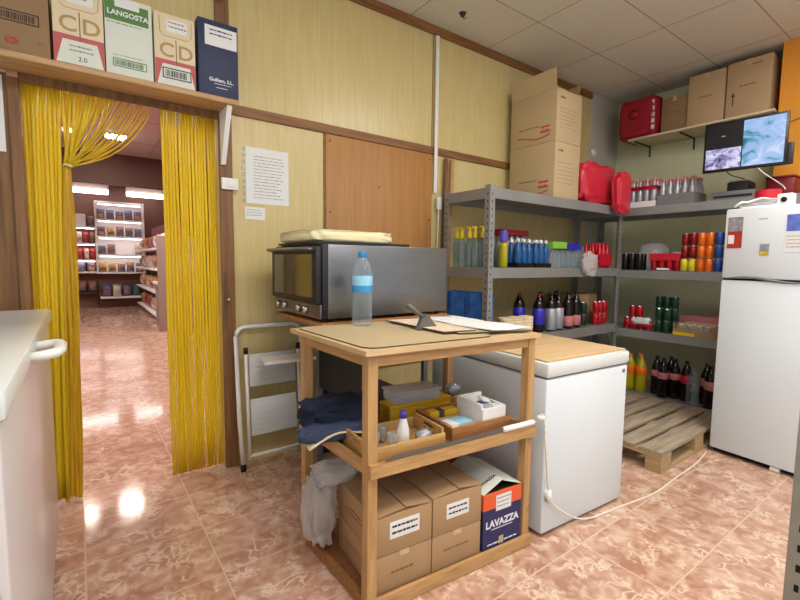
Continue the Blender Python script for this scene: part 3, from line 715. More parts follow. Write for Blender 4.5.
# tabletop things
b = MB(); pts = []
def rr(u0, u1, v0, v1, r, n=6):
    out = []
    for cx_, cy_, a0 in ((u1-r, v0+r, -PI/2), (u1-r, v1-r, 0), (u0+r, v1-r, PI/2), (u0+r, v0+r, PI)):
        for k in range(n+1): a = a0+PI/2*k/n; out.append((cx_+r*math.cos(a), cy_+r*math.sin(a)))
    return out
poly = [cw(u, v, 0)[:2] for u, v in rr(.0, .62, .005, .62, .05)]
tag(MB().slab(poly, 1.0305, 1.0355, 0, 1).build('table_mat', ['mat_beige', 'mat_edge']), 'beige rounded mat with dark edge covering the work table top', 'mat')
poly = [cw(u, v, 0)[:2] for u, v in ((.50, .09), (.845, .01), (.86, .52), (.52, .56))]
tag(MB().slab(poly, 1.0358, 1.044, 0, 1).build('cutting_board', ['mat_beige', 'mat_edge']), 'thin board under the papers at the right of the work table', 'board')
poly = [cw(u, v, 0)[:2] for u, v in ((.44, .12), (.60, .10), (.66, .55), (.46, .58))]
tag(MB().slab(poly, 1.0443, 1.05, 0, 1).build('crumpled_paper', ['crumb', 'mat_edge']), 'cream crumb-covered paper sheet left of the white papers on the table', 'paper')
bm = bmesh.new(); grid = [[None]*9 for _ in range(9)]
for i in range(9):
    for j in range(9):
        u, v = lerp(.63, .865, i/8), lerp(.03, .55, j/8); z = 1.0455+.006*noise.noise(Vector((u*9, v*9, 1)))+.006+.012*max(0, v-.35)
        grid[i][j] = bm.verts.new(cw(u+.02*noise.noise(Vector((v*5, 0, 3))), v, z))
for i in range(8):
    for j in range(8): bm.faces.new((grid[i][j], grid[i+1][j], grid[i+1][j+1], grid[i][j+1])).smooth = True
me = bpy.data.meshes.new('paper_sheet'); bm.to_mesh(me); bm.free(); me.materials.append(M['paper']); o = bpy.data.objects.new('paper_sheet', me); C.objects.link(o)
sm = o.modifiers.new('thickness', 'SOLIDIFY'); sm.thickness = .002; sm.offset = 1
tag(o, 'white wrinkled paper sheet on the right end of the work table', 'paper')
t = thing('bench_scraper', 'grey metal scraper with slanted handle standing on the work table', 'scraper', cw(.44, .28, 1.0358), CM)
MB().prism([(-.02, 0), (.1, 0), (.035, .075), (.01, .07)], -.012, .012).build('blade', 'scraper', t)
MB().tube([(.022, 0, .06), (-.02, .0, .085), (-.075, .0, .125)], [.015, .016, .017], 10, flat=.7).build('handle', 'scraper', t)
# water bottle
t = thing('water_bottle', 'clear plastic water bottle with light blue label on the work table', 'bottle', (1.12, 1.85, 1.036))
t.scale = (1.17, 1.17, 1.1)
prof = [(.034, 0), (.041, .006)]
for k in range(10): prof += [(.0425, .012+.012*k), (.0395, .018+.012*k)]
prof += [(.0425, .14), (.0425, .222), (.041, .232), (.036, .258), (.024, .288), (.0135, .302), (.0135, .318)]
MB().lathe(prof, 24).build('body', 'clear', t, smooth=60)
MB().lathe([(.0428, .15), (.0432, .152), (.0432, .18), (.0432, .195), (.0432, .222), (.0428, .224)], 24, mis=[0, 0, 1, 1, 0]).build('label', ['sky_blue', 'pale_blue'], t)
MB().lathe([(.0142, .303), (.0165, .305), (.0165, .326), (.015, .329), (0, .329)], 20).build('cap', 'blue_cap', t)

# middle shelf things of the cart (z .573)
MZ = .5725
def local_thing(name, label, cat, u, v, z, rot=0, group=None): return thing(name, label, cat, cw(u, v, z), CM+rot, group)
def open_tray(t, W, D, H, m, th=.012, hole=False):
    part('base', m, t, th, W-th, th, D-th, 0, .008)
    part('side', m, t, 0, W, 0, th, 0, H, .002); part('side', m, t, 0, W, D-th, D, 0, H, .002)
    for x in (0, W-th):
        b = MB()
        if hole:
            for a in ((th, D*.32, 0, H*1.35), (D*.68, D-th, 0, H*1.35), (D*.32, D*.68, 0, H*.75), (D*.32, D*.68, H*1.12, H*1.35)): b.box(x, x+th, *a)
        else: b.box(x, x+th, th, D-th, 0, H)
        b.build('end', m, t)
t = local_thing('wooden_tray', 'light wooden tray with cut-out handle at the left of the middle table shelf', 'tray', .03, .05, MZ)
open_tray(t, .37, .24, .055, 'tray_wood', hole=True)
t = local_thing('wooden_tray', 'darker wooden tray holding small packs at the right of the middle table shelf', 'tray', .445, .06, MZ)
open_tray(t, .35, .29, .06, 'tray_dark')
t = local_thing('spray_bottle', 'small translucent glue bottle with purple cap in the light wooden tray', 'bottle', .26, .15, MZ+.0085)
MB().lathe([(.026, 0), (.028, .004), (.028, .055), (.022, .075), (.016, .1), (.014, .108)], 18).build('body', 'white_soft', t); MB().lathe([(.0165, .109), (.016, .13), (.012, .14), (0, .141)], 16).build('cap', 'purple', t)
for i, (u, v) in enumerate(((.18, .11), (.13, .16), (.19, .2))):
    t = local_thing('drinking_glass', ('nearest', 'leftmost', 'rearmost')[i]+' small drinking glass in the light wooden tray', 'glass', u, v, MZ+.0085, group='glasses in the tray')
    MB().lathe([(.018, 0), (.022, .07), (.0205, .07), (.0165, .004), (0, .004)], 16).build('tumbler', 'glass', t)
o = blob('foil_packet', 'silver_lbl', None, (.075, .055, .05), 5, .35, 3, .8, 20, cw(.345, .12, MZ+.009)); tag(o, 'crumpled clear foil packet in the light wooden tray', 'packet')
t = local_thing('tin_box', 'long yellow tin box behind the wooden trays on the table shelf', 'box', .34, .36, MZ, .0); part('body', 'yellow_box', t, 0, .36, 0, .1, 0, .075, .004); part('lid', 'yellow_box', t, -.003, .363, -.003, .103, .0755, .095, .004)
t = local_thing('plastic_container', 'clear flat plastic container lying on the yellow tin', 'container', .36, .35, MZ+.097, -.03); MB().box(0, .26, 0, .13, 0, .05, bevel=.01).build('tub', 'film', t, smooth=35); part('lid', 'film', t, -.005, .265, -.005, .135, .0505, .06, .003)
o = blob('steel_pan_scourer', 'silver_lbl', None, (.09, .07, .06), 8, .3, 5, .9, 20, cw(.755, .41, MZ+.08)); tag(o, 'silver crumpled foil bundle behind the white foam box', 'packet')
t = local_thing('carton_box', 'small brown carton under the silver foil bundle', 'box', .70, .37, MZ); part('body', 'kraft_dark', t, 0, .1, 0, .09, 0, .078, .002); part('tape', 'kraft_light', t, .04, .06, -.0008, .0905, .01, .0786)
t = local_thing('foam_box', 'white foam box with colourful sachets at the right end of the middle table shelf', 'box', .632, .075, MZ+.0085, .04)
b = MB(); b.box(0, .15, 0, .012, 0, .1, bevel=.003); b.box(0, .15, .168, .18, 0, .12); b.box(0, .012, .012, .168, 0, .12); b.box(.138, .15, .012, .168, 0, .1); b.box(.012, .138, .012, .168, 0, .07); b.build('box', 'foam', t)
for i, (x, y, m) in enumerate(((.045, .06, 'photo_red'), (.09, .09, 'photo_blue'), (.1, .05, 'paper'), (.05, .12, 'paper'))):
    k = part('sachet', m, t, x-.028, x+.028, y-.022, y+.022, .1, .108, .003); k.rotation_euler = (.2*(i-1.5), .15*(i-1), .0)
t = local_thing('blue_packet', 'pale blue flat packet in the darker wooden tray', 'packet', .48, .1, MZ+.045, .1); part('sleeve', 'pale_blue', t, 0, .13, 0, .075, 0, .012, .004); part('band', 'paper', t, -.0005, .04, -.0005, .0755, -.0005, .0125)
t = local_thing('yellow_packet', 'small dark yellow packet behind the pale blue packet', 'packet', .475, .24, MZ+.045, -.05); part('sleeve', 'yellow_box', t, 0, .16, 0, .05, 0, .03, .005); part('band', 'ink', t, .05, .08, -.0005, .0505, -.0004, .0305)
t = local_thing('filling_papers', 'stack of papers lining the darker wooden tray', 'paper', .462, .08, MZ+.009, 0); part('stack', 'kraft_light', t, 0, .16, 0, .26, 0, .035, .002)
t = local_thing('bread_knife', 'long steel knife with white handle along the front rail of the table shelf', 'knife', .06, -.016, .5985)
MB().prism([(0, .002), (.6, .001), (.6, .022), (.04, .018)], -.0012, .0012).build('blade', 'scraper', t); MB().tube([(.6, 0, .0135), (.62, 0, .0135), (.7, 0, .013), (.785, 0, .0135), (.795, 0, .014)], [.012, .0135, .0125, .0135, .010], 10).build('handle', 'white_soft', t)
# cloth pile on the left
t = local_thing('cloth_pile', 'dark blue jeans piled at the left end of the middle table shelf', 'clothes', .09, .40, MZ)
blob('trousers', 'denim', t, (.34, .2, .15), 2, .2, 2.5, .6, 32, (.0, .0, .03), crease=.3, squash_bottom=False); blob('trouser_leg', 'denim_light', t, (.32, .1, .07), 6, .2, 3, .6, 28, (-.06, -.1, .026), crease=.25, squash_bottom=False)
t = local_thing('folded_paper', 'curled cream paper under the jeans on the table shelf', 'paper', .03, .24, MZ+.03)
bm = bmesh.new(); g = [[bm.verts.new((lerp(-.14, .12, i/10), lerp(0, .14, j/4), .005+(.028*math.sin(PI*i/10)-.05*max(0, .45-i/10)**1.2))) for j in range(5)] for i in range(11)]
for i in range(10):
    for j in range(4): bm.faces.new((g[i][j], g[i+1][j], g[i+1][j+1], g[i][j+1])).smooth = True
me = bpy.data.meshes.new('sheet'); bm.to_mesh(me); bm.free(); me.materials.append(M['cream_card']); o = bpy.data.objects.new('sheet', me); C.objects.link(o); o.parent = t; q = o.modifiers.new('thickness', 'SOLIDIFY'); q.thickness = .004; q.offset = 1
# dark clutter hanging at the back of the table shelf
o = blob('dark_bundle', 'black', None, (.1, .08, .16), 12, .25, 3, .7, 24, cw(.26, .46, MZ+.002), crease=.2); tag(o, 'black cloth bundle behind the light wooden tray', 'cloth')

# bottom shelf things (z .0525)
BZ = .0525
def kraft_box(u, v, z, W, D, H, label, open_top=False, sticker=None, side_print=False, m='kraft'):
    t = local_thing('cardboard_box', label, 'box', u, v, z)
    part('body', m, t, 0, W, 0, D, 0, H, .0025)
    if open_top:
        for x0, x1, tilt in ((0, W/2-.002, -.09), (W/2+.002, W, .09)):
            f = MB().box(0, x1-x0, 0, D, 0, .003).build('flap', m, t)
            f.location = (x0, 0, H+.0008)
            f.rotation_euler.y = -.10 if x0 == 0 else 0
            if x0 != 0:
                f.location = (x1, 0, H+.0008); f.data.transform(Matrix.Translation((-(x1-x0), 0, 0))); f.rotation_euler.y = .12
    else:
        part('tape', 'kraft_light', t, W*.42, W*.58, -.0006, D, H-.02, H+.0007)
    if sticker:
        x0, x1, z0, z1 = sticker; part('sticker', 'paper', t, x0, x1, -.0012, 0, z0, z1)
        scribble(t, x0+.01, x1-.01, z0+.01, z1-.008, 2, 'ink', -.0022, .5, 'sticker_print', seed=int(u*100)+int(z*50))
    if side_print:
        scribble(t, D*.3, D*.8, H*.38, H*.62, 2, 'ink_brown', h=.5, left=0, name='side_print', seed=int(u*60)+int(z*70)+2)
    return t
kraft_box(.043, .012, BZ, .262, .36, .15, 'lower brown cardboard box of the left stack on the bottom table shelf', side_print=True)
scribble(C.objects[-1].parent if False else [o for o in C.objects if o.get('label', '').startswith('lower brown cardboard box of the left')][0], .07, .19, .06, .085, 1, 'ink_brown', -.0008, .6, 'front_print', seed=77)
kraft_box(.043, .012, BZ+.1525, .262, .36, .158, 'upper brown cardboard box with white sticker of the left stack on the bottom table shelf', True, (.062, .2, .06, .13), True)
kraft_box(.307, .008, BZ, .262, .32, .152, 'lower brown cardboard box of the right stack on the bottom table shelf')
scribble([o for o in C.objects if o.get('label', '').startswith('lower brown cardboard box of the right')][0], .06, .2, .07, .09, 1, 'ink_brown', -.0008, .6, 'front_print', seed=78)
kraft_box(.308, .008, BZ+.1545, .262, .32, .165, 'upper brown cardboard box with white sticker beside the coffee box', True, (.07, .19, .06, .125))
t = local_thing('coffee_box', 'open navy and orange LAVAZZA coffee carton at the right of the bottom table shelf', 'box', .58, .004, BZ)
W, D, H = .232, .29, .262
b = MB(); b.box(0, W, 0, .004, 0, H); b.box(0, W, D-.004, D, 0, H); b.box(0, .004, .004, D-.004, 0, H); b.box(W-.004, W, .004, D-.004, 0, H); b.box(.004, W-.004, .004, D-.004, 0, .05)
b.build('body', 'navy2', t)
MB().box(-.0008, W+.0008, -.0008, D+.0008, H*.72, H+.0005).build('top_band', 'orange_print', t)
part('inside', 'void', t, .006, W-.006, .006, D-.006, H+.0004, H+.0012)
text('LAVAZZA', .046, (W*.5, -.0012, H*.44), t, 'white_ink', xs=1.0, bold=.0016); part('underline', 'white_ink', t, W*.22, W*.78, -.0012, 0, H*.335, H*.345)
part('sticker', 'paper', t, W*.32, W*.72, -.0022, -.0009, H*.66, H*.94); scribble(t, W*.35, W*.7, H*.7, H*.92, 3, 'ink_soft', -.0032, .35, 'sticker_print', seed=42)
part('tape', 'kraft_light', t, W*.42, W*.54, -.0012, 0, .01, .045); scribble(t, W*.12, W*.9, .012, .03, 1, 'white_ink', -.001, .5, seed=43)
f = MB().box(0, W*.53, 0, D, 0, .003).build('flap', 'white_card', t); f.location = (0, 0, H+.002); f.rotation_euler = (0, -.42, 0); f['label'] = 'white flap lettered LAVAZZA'
text('LAVAZZA', .021, (.074, .05, .0034), f, 'ink', rot=(0, 0, -.1), bold=.001)
f = MB().box(-W*.53, 0, 0, D, 0, .003).build('flap', 'white_card', t); f.location = (W, 0, H+.002); f.rotation_euler = (0, .36, 0)
f = MB().box(0, .12, 0, .004, 0, .1).build('flap', 'maroon', t); f.location = (.03, D+.002, H-.005); f.rotation_euler = (-.5, 0, 0)
t = local_thing('plastic_bag', 'translucent white plastic bag stuffed at the left end of the bottom table shelf', 'bag', -.01, .43, BZ)
blob('bag', 'bag_white', t, (.15, .18, .34), 4, .3, 2.5, .75, 32, (.02, -.02, .03), crease=.35)
blob('contents', 'kraft_dark', t, (.07, .1, .22), 9, .2, 3, .6, 20, (.03, .0, .04)); blob('bag_knot', 'bag_white', t, (.22, .13, .12), 14, .35, 3, .8, 24, (.09, -.05, .3), crease=.3)
t = local_thing('cardboard_box', 'pinkish carton behind the stacked boxes under the table', 'box', .12, .385, BZ); part('body', 'kraft_light', t, .06, .5, 0, .13, 0, .3, .003); part('tape', 'kraft', t, .25, .31, -.0006, .1, .28, .3007)

# ------------------------------------------------------------------ small white freezer beside the cart
fz = thing('chest_freezer', 'small white chest freezer with a board on top beside the work table', 'freezer', (1.772, 1.235, 0), -.064)
part('body', 'white', fz, .004, .684, .008, .92, .02, .797, .012); part('lid', 'white_gloss', fz, 0, .688, 0, .925, .803, .876, .016); part('gasket', 'grey_plastic', fz, .012, .676, .016, .91, .7965, .8035)
for x in (.06, .62):
    for y in (.07, .85): MB().lathe([(.02, 0), (.02, .0195)], 12, (x, y, .0005)).build('foot', 'black', fz)
part('badge', 'grey_plastic', fz, .63, .655, .006, .009, .755, .775); MB().lathe([(.0, 0), (.016, .003), (.016, .02), (.012, .026), (0, .027)], 14).build('hinge_knob', 'black', fz).location = (.0, .1, .842)
t = thing('board', 'tan board lying on top of the small white freezer', 'board', (1.772, 1.235, .8765), -.064); part('panel', 'ply', t, .02, .672, .02, .91, 0, .008, .002)
# cord
pts = [(1.722, 1.235, .63), (1.728, 1.225, .645), (1.735, 1.215, .6), (1.722, 1.2, .52), (1.765, 1.222, .42), (1.79, 1.225, .3), (1.805, 1.228, .225)]
def smooth_pts(p, n=6):
    p = [Vector(q) for q in p]; out = []
    for i in range(len(p)-1):
        a, b_, c, d = p[max(i-1, 0)], p[i], p[i+1], p[min(i+2, len(p)-1)]
        for k in range(n):
            t_ = k/n; out.append(.5*((2*b_)+(-a+c)*t_+(2*a-5*b_+4*c-d)*t_*t_+(-a+3*b_-3*c+d)*t_**3))
    return out+[p[-1]]
t = thing('power_cord', 'cream power cord looping down the front of the small freezer and along the floor', 'cord', (0, 0, 0))
MB().tube(smooth_pts(pts), .0045).build('cable', 'cord', t)
MB().tube([(1.8, 1.2285, .25), (1.805, 1.228, .2), (1.808, 1.226, .195)], [.016, .02, .012], 12).build('plug', 'white_soft', t); MB().lathe([(.018, 0), (.018, .016), (0, .018)], 14, (1.722, 1.23, .622)).build('knob', 'white_soft', t)
MB().tube(smooth_pts([(1.808, 1.225, .2), (1.87, 1.215, .14), (2.0, 1.2, .055), (2.15, 1.19, .01), (2.4, 1.16, .006), (2.7, 1.12, .006), (3.0, 1.13, .006), (3.35, 1.14, .006), (3.62, 1.175, .006)]), .0045).build('cable', 'cord', t)

# ------------------------------------------------------------------ pallet
t = thing('pallet', 'grey weathered wooden pallet on the floor in front of the shelves', 'pallet', (2.98, 1.21, 0))
for k in range(5): part('top_board', 'pallet', t, 0, 1.2, [0, .178, .338, .5, .66][k], [.145, .3, .46, .62, .8][k], .122, .144, .002)
for x in (0, .527, 1.055):
    part('bearer', 'pallet_y', t, x, x+.145, 0, .8, .1, .1215)
    for y in (0, .35, .7): part('block', 'pallet_y', t, x, x+.145, y, y+.1, .022, .0995)
for y in (0, .35, .7): part('bottom_board', 'pallet_y', t, 0, 1.2, y, y+.1, 0, .0215)

# ------------------------------------------------------------------ metal shelving
def upright(t, x, y, sx, sy, h, name='upright'):
    b = MB(); w_ = .054
    b.box(*sorted((x, x+sx*w_)), *sorted((y, y+sy*.003)), .002, h, 0)
    b.box(*sorted((x, x+sx*.003)), *sorted((y+sy*.003, y+sy*w_)), .002, h, 0)
    for k in range(int(h/.055)):
        z = .05+k*.055
        if z > h-.03: break
        b.box(*sorted((x+sx*.02, x+sx*.029)), *sorted((y-sy*.0006, y+sy*.001)), z-.009, z+.009, 1)
        b.box(*sorted((x-sx*.0006, x+sx*.001)), *sorted((y+sy*.02, y+sy*.029)), z-.009, z+.009, 1)
    return b.build(name, ['rack', 'void'], t)
def shelf_deck(t, x0, x1, y0, y1, z, lip=.08, front_y=True):
    b = MB(); b.box(x0, x1, y0, y1, z-.02, z)
    b.box(x0, x1, y0-.002, y0+.012, z-lip, z+.002); b.box(x0, x1, y1-.012, y1, z-lip, z-.0205); b.box(x0, x0+.012, y0+.0125, y1-.0125, z-lip, z-.0205); b.box(x1-.012, x1, y0+.0125, y1-.0125, z-lip, z-.0205)
    return b.build('shelf', 'rack', t)
AT, AM, AL, AB = 1.915, 1.312, .745, .09
t = thing('metal_shelving', 'grey metal shelving along the back wall, left unit beside the oven', 'shelf', (0, 0, 0))
AX0, AX1, AY0, AY1 = 2.5, 4.43, 2.3, 2.81
for x, y, sx, sy in ((AX0, AY0, 1, 1), (AX1, AY0, -1, 1), (AX0, AY1, 1, -1), (AX1, AY1, -1, -1)): upright(t, x, y, sx, sy, 1.935)
for z in (AT, AM, AL, AB): shelf_deck(t, AX0+.004, AX1-.004, AY0+.005, AY1-.005, z)
BT, BMz, BL, BB = 1.905, 1.29, .70, .075
t = thing('metal_shelving', 'grey metal shelving along the right wall behind the fridge', 'shelf', (0, 0, 0))
BX0, BX1, BY0, BY1 = 4.45, 4.97, .8, 2.84
for x, y, sx, sy in ((BX0, BY0, 1, 1), (BX1, BY0, -1, 1), (BX1, BY1, -1, -1)): upright(t, x, y, sx, sy, 1.93)
def shelf_deck_b(z):
    b = MB(); b.box(BX0+.004, BX1-.004, BY0+.004, BY1-.004, z-.02, z); b.box(BX0, BX0+.014, BY0+.05, BY1, z-.075, z+.002); b.box(BX1-.014, BX1, BY0, BY1, z-.075, z-.0205)
    b.box(BX0+.0145, BX1-.0145, BY1-.014, BY1, z-.075, z-.0205)
    return b.build('shelf', 'rack', t)
for z in (BT, BMz, BL, BB): shelf_deck_b(z)

# upright at the right photo edge
t = thing('shelf_upright', 'slotted galvanised shelf post at the right photo edge in the foreground', 'post', (1.5, .287, 0))
b = MB(); b.box(0, .045, -.045, -.042, .0, 1.9, 0); b.box(0, .003, -.042, 0, .0, 1.9, 0)
for k in range(34): b.box(-.0006, .001, -.03, -.02, .06+k*.055-.01, .06+k*.055+.01, 1)
b.build('angle', ['galv', 'void'], t); part('foot', 'black', t, -.006, .05, -.05, .006, 0, .012, .002)

# ------------------------------------------------------------------ stock items
def bottle(name, label, cat, H, r, m_body, m_label, m_cap, neck=.33, lab=(.38, .62), loc=(0, 0, 0), group=None):
    t = thing(name, label, cat, loc, 0, group)
    MB().lathe([(r*.8, 0), (r, .008), (r, H*.2), (r*.96, H*.28), (r, H*.36), (r, H*.62), (r*.9, H*.72), (r*.5, H*.87), (r*.3, H*.92), (r*.3, H*.95)], 14).build('body', m_body, t, smooth=60)
    MB().lathe([(r*1.0, H*lab[0]), (r*1.02, H*lab[0]+.001), (r*1.02, H*lab[1]-.001), (r*1.0, H*lab[1])], 14).build('label', m_label, t)
    MB().lathe([(r*.34, H*.94), (r*.36, H*.945), (r*.36, H*.995), (0, H)], 12).build('cap', m_cap, t)
    return t
def can_proto(m, H=.115, r=.033):
    return MB().lathe([(r*.78, 0), (r, .008), (r, H-.012), (r*.82, H-.002), (r*.82, H), (r*.76, H-.004), (0, H-.004)], 16, mis=[1, 0, 0, 1, 1, 1, 1])
can_mesh = {}
def can(m, loc, label, group, H=.115, r=.033):
    k = (m, H, r)
    if k in can_mesh:
        o = bpy.data.objects.new('drink_can', can_mesh[k]); C.objects.link(o)
    else:
        o = can_proto(m, H, r).build('drink_can', [m, 'can_top'], smooth=50); can_mesh[k] = o.data
    o.location = loc; o.rotation_euler.z = random.random()*6
    return tag(o, label, 'can', group)
small = {}
def mini_bottle(m_body, m_cap, H, r):
    k = (m_body, m_cap, H, r)
    if k not in small:
        b = MB().lathe([(r*.85, 0), (r, .006), (r, H*.55), (r*.85, H*.66), (r*.4, H*.82), (r*.36, H*.88), (r*.44, H*.885), (r*.44, H*.99), (0, H)], 12, mis=[0, 0, 0, 0, 0, 1, 1, 1])
        o = b.build('bottle', [m_body, m_cap], smooth=50); small[k] = o.data; C.objects.unlink(o); bpy.data.objects.remove(o)
    return small[k]
def pack(name, label, x0, y0, z, nx, ny, px, py, m_body, m_cap, H, r, group=None, tray=None, tray_h=.4, band=None, band_z=(.3, .7)):
    """a shrink-wrapped pack: bottles as parts, band/tray as parts"""
    t = thing(name, label, 'bottle pack', (x0, y0, z), 0, group)
    z0 = 0
    if tray:
        e = .004; w_, d_ = nx*px, ny*py; b = MB(); b.box(0, w_, 0, d_, 0, .004); h = H*tray_h
        b.box(-e, 0, -e, d_+e, 0, h); b.box(w_, w_+e, -e, d_+e, 0, h); b.box(0, w_, -e, 0, 0, h); b.box(0, w_, d_, d_+e, 0, h); b.build('tray', tray, t); z0 = .0045
    for i in range(nx):
        for j in range(ny):
            o = bpy.data.objects.new('bottle', mini_bottle(m_body, m_cap, H, r)); C.objects.link(o); o.parent = t; o.location = ((i+.5)*px, (j+.5)*py, z0)
    if band:
        w_, d_ = nx*px, ny*py; b = MB(); e = .002; a, c = H*band_z[0], H*band_z[1]
        b.box(-e, 0, -e, d_+e, a, c); b.box(w_, w_+e, -e, d_+e, a, c); b.box(0, w_, -e, 0, a, c); b.box(0, w_, d_, d_+e, a, c); b.build('band', band, t)
    return t

# --- left unit, middle shelf
Z = AM+.0006
pb = None
for i in range(6):
    loc = (2.6+.012*(i % 2), 2.395+i*.074, Z)
    lab = f'{ORD[i]} clear yellow-topped pump bottle from the front at the shelving end'
    if pb is None:
        pb = thing('pump_bottle', lab, 'bottle', loc, 0, 'yellow-topped pump bottles'); H = .34; r = .032
        MB().lathe([(r*.85, 0), (r, .01), (r, .17), (r*.85, .2), (r*.45, .235), (r*.4, .245)], 14).build('body', 'teal_liq', pb, smooth=60)
        MB().lathe([(.017, .236), (.02, .24), (.019, .27), (.014, .29), (.008, .3), (.008, .315)], 12).build('collar', 'yellow', pb)
        MB().box(-.03, .018, -.009, .009, .315, .328, bevel=.003).build('nozzle', 'yellow', pb, smooth=35)
    else: dup(pb, loc, .3*math.sin(i*3), lab)
t = thing('detergent_bottle', 'yellow-green bottle with big purple cap next to the shelf post', 'bottle', (2.8, 2.42, Z))
MB().lathe([(.03, 0), (.038, .01), (.038, .17), (.03, .2), (.022, .205)], 16).build('body', 'olive_liq', t, smooth=60); MB().lathe([(.024, .2055), (.035, .21), (.037, .27), (.028, .3), (0, .306)], 16).build('cap', 'purple', t, smooth=60)
pack('bottle_pack', 'left pack of blue water bottles with white caps on the middle back shelf', 2.9, 2.345, Z, 3, 3, .07, .07, 'blue_water', 'white_soft', .24, .033, 'blue bottle packs', band='black', band_z=(.0, .16))
pack('bottle_pack', 'right pack of blue water bottles with white caps on the middle back shelf', 3.13, 2.345, Z, 3, 3, .07, .07, 'blue_water', 'white_soft', .24, .033, 'blue bottle packs', band='black', band_z=(.0, .16))
pack('bottle_pack', 'tall pack of dark red capped bottles behind the blue water packs', 2.95, 2.585, Z, 5, 2, .075, .075, 'silver_lbl', 'can_dark_red', .33, .035, band='maroon', band_z=(.86, 1.0))
pack('bottle_pack', 'clear water pack with lime green label on the middle back shelf', 3.36, 2.345, Z, 3, 2, .068, .068, 'clear', 'white_soft', .2, .032, 'clear bottle packs', band='lime', band_z=(.86, 1.15))
pack('bottle_pack', 'clear water pack with violet label on the middle back shelf', 3.58, 2.345, Z, 3, 2, .068, .068, 'clear', 'purple', .2, .032, 'clear bottle packs', band='royal', band_z=(.82, 1.1))
pack('bottle_pack', 'teal-capped clear bottles beside the violet pack', 3.81, 2.41, Z, 3, 2, .068, .068, 'clear', 'blue_cap', .2, .032)
o = blob('plastic_wrap', 'bag_white', None, (.24, .06, .22), 11, .25, 2.5, .8, 36, (3.84, 2.276, Z-.06), crease=.2, squash_bottom=False); tag(o, 'crumpled clear plastic wrap at the front edge of the middle back shelf', 'wrap')
pack('bottle_pack', 'red shrink-wrapped bottle pack at the right end of the middle back shelf', 4.16, 2.36, Z, 3, 3, .07, .07, 'can_red', 'red_lbl', .25, .033, band='red_lbl', band_z=(.1, .55))
# --- left unit, lower shelf
Z = AL+.0006
for i in range(2):
    pack('water_multipack', ('nearer' if i == 0 else 'farther')+' blue-wrapped water multipack at the left end of the lower back shelf', 2.525, 2.36+i*.225, Z, 1, 2, .1, .1, 'blue_water', 'blue_cap', .36, .046, 'blue multipacks', band='blue_wrap', band_z=(.02, 1.02))
for i in range(3):
    t = thing('bowl', f'{("left", "middle", "right")[i]} stack of cream bowls on the lower back shelf', 'bowl', (2.86+i*.13, 2.42, Z+.0), group='cream bowls'); b = MB()
    for k in range(4): b.lathe([(.03, k*.03), (.06, .03+k*.03), (.064, .06+k*.03), (.06, .06+k*.03), (.028, .006+k*.03)], 18)
    b.build('stack', 'cream_card', t)
cb = bottle('cola_bottle', 'blue-labelled dark cola bottle, leftmost of the bottles on the lower back shelf', 'bottle', .34, .052, 'cola', 'royal', 'can_dark_red', lab=(.2, .62), loc=(3.27, 2.4, Z), group='bottles on the lower back shelf')
sb = bottle('cola_bottle', 'left of two silver-labelled bottles on the lower back shelf', 'bottle', .34, .05, 'cola', 'silver_lbl', 'black', lab=(.04, .6), loc=(3.42, 2.38, Z), group='bottles on the lower back shelf')
dup(sb, (3.54, 2.39, Z), 0, 'right of two silver-labelled bottles on the lower back shelf')
rb = bottle('cola_bottle', 'left of two dark cola bottles with pink labels on the lower back shelf', 'bottle', .34, .05, 'cola', 'pink_lbl', 'black', lab=(.08, .36), loc=(3.68, 2.38, Z), group='bottles on the lower back shelf')
dup(rb, (3.82, 2.39, Z), 0, 'right of two dark cola bottles with pink labels on the lower back shelf')
dup(cb, (3.2, 2.56, Z), 0, 'dark bottle standing behind the blue-labelled cola bottle')
dup(rb, (3.5, 2.56, Z), 0, 'dark bottle standing behind the silver-labelled bottles'); dup(rb, (3.75, 2.56, Z), 0, 'dark bottle standing behind the pink-labelled cola bottles')
for i in range(2): can('can_green', (3.97, 2.4, Z+i*.1155), ('lower' if i == 0 else 'upper')+' green and white can of the small stack beside the cola bottles', 'green cans beside the cola')
for i in range(6): can('can_red', (4.14+.075*(i % 3), 2.37+.0*(i//3), Z+.1155*(i//3)), f'{ORD[i % 3]} red can from the left, {("bottom", "top")[i//3]} layer beside the corner post', 'red cans on the lower back shelf')
for i in range(3):
    t = thing('carton_box', f'{ORD[i]} brown carton from the left at the back of the lower back shelf', 'box', (3.95+i*.0, 2.52+i*.1, Z)) if False else None
t = thing('carton_box', 'brown carton at the back corner of the lower back shelf', 'box', (4.0, 2.5, Z)); part('body', 'kraft_dark', t, 0, .38, 0, .3, 0, .3, .003); part('tape', 'kraft', t, .16, .22, -.0006, .1, .1, .3007)
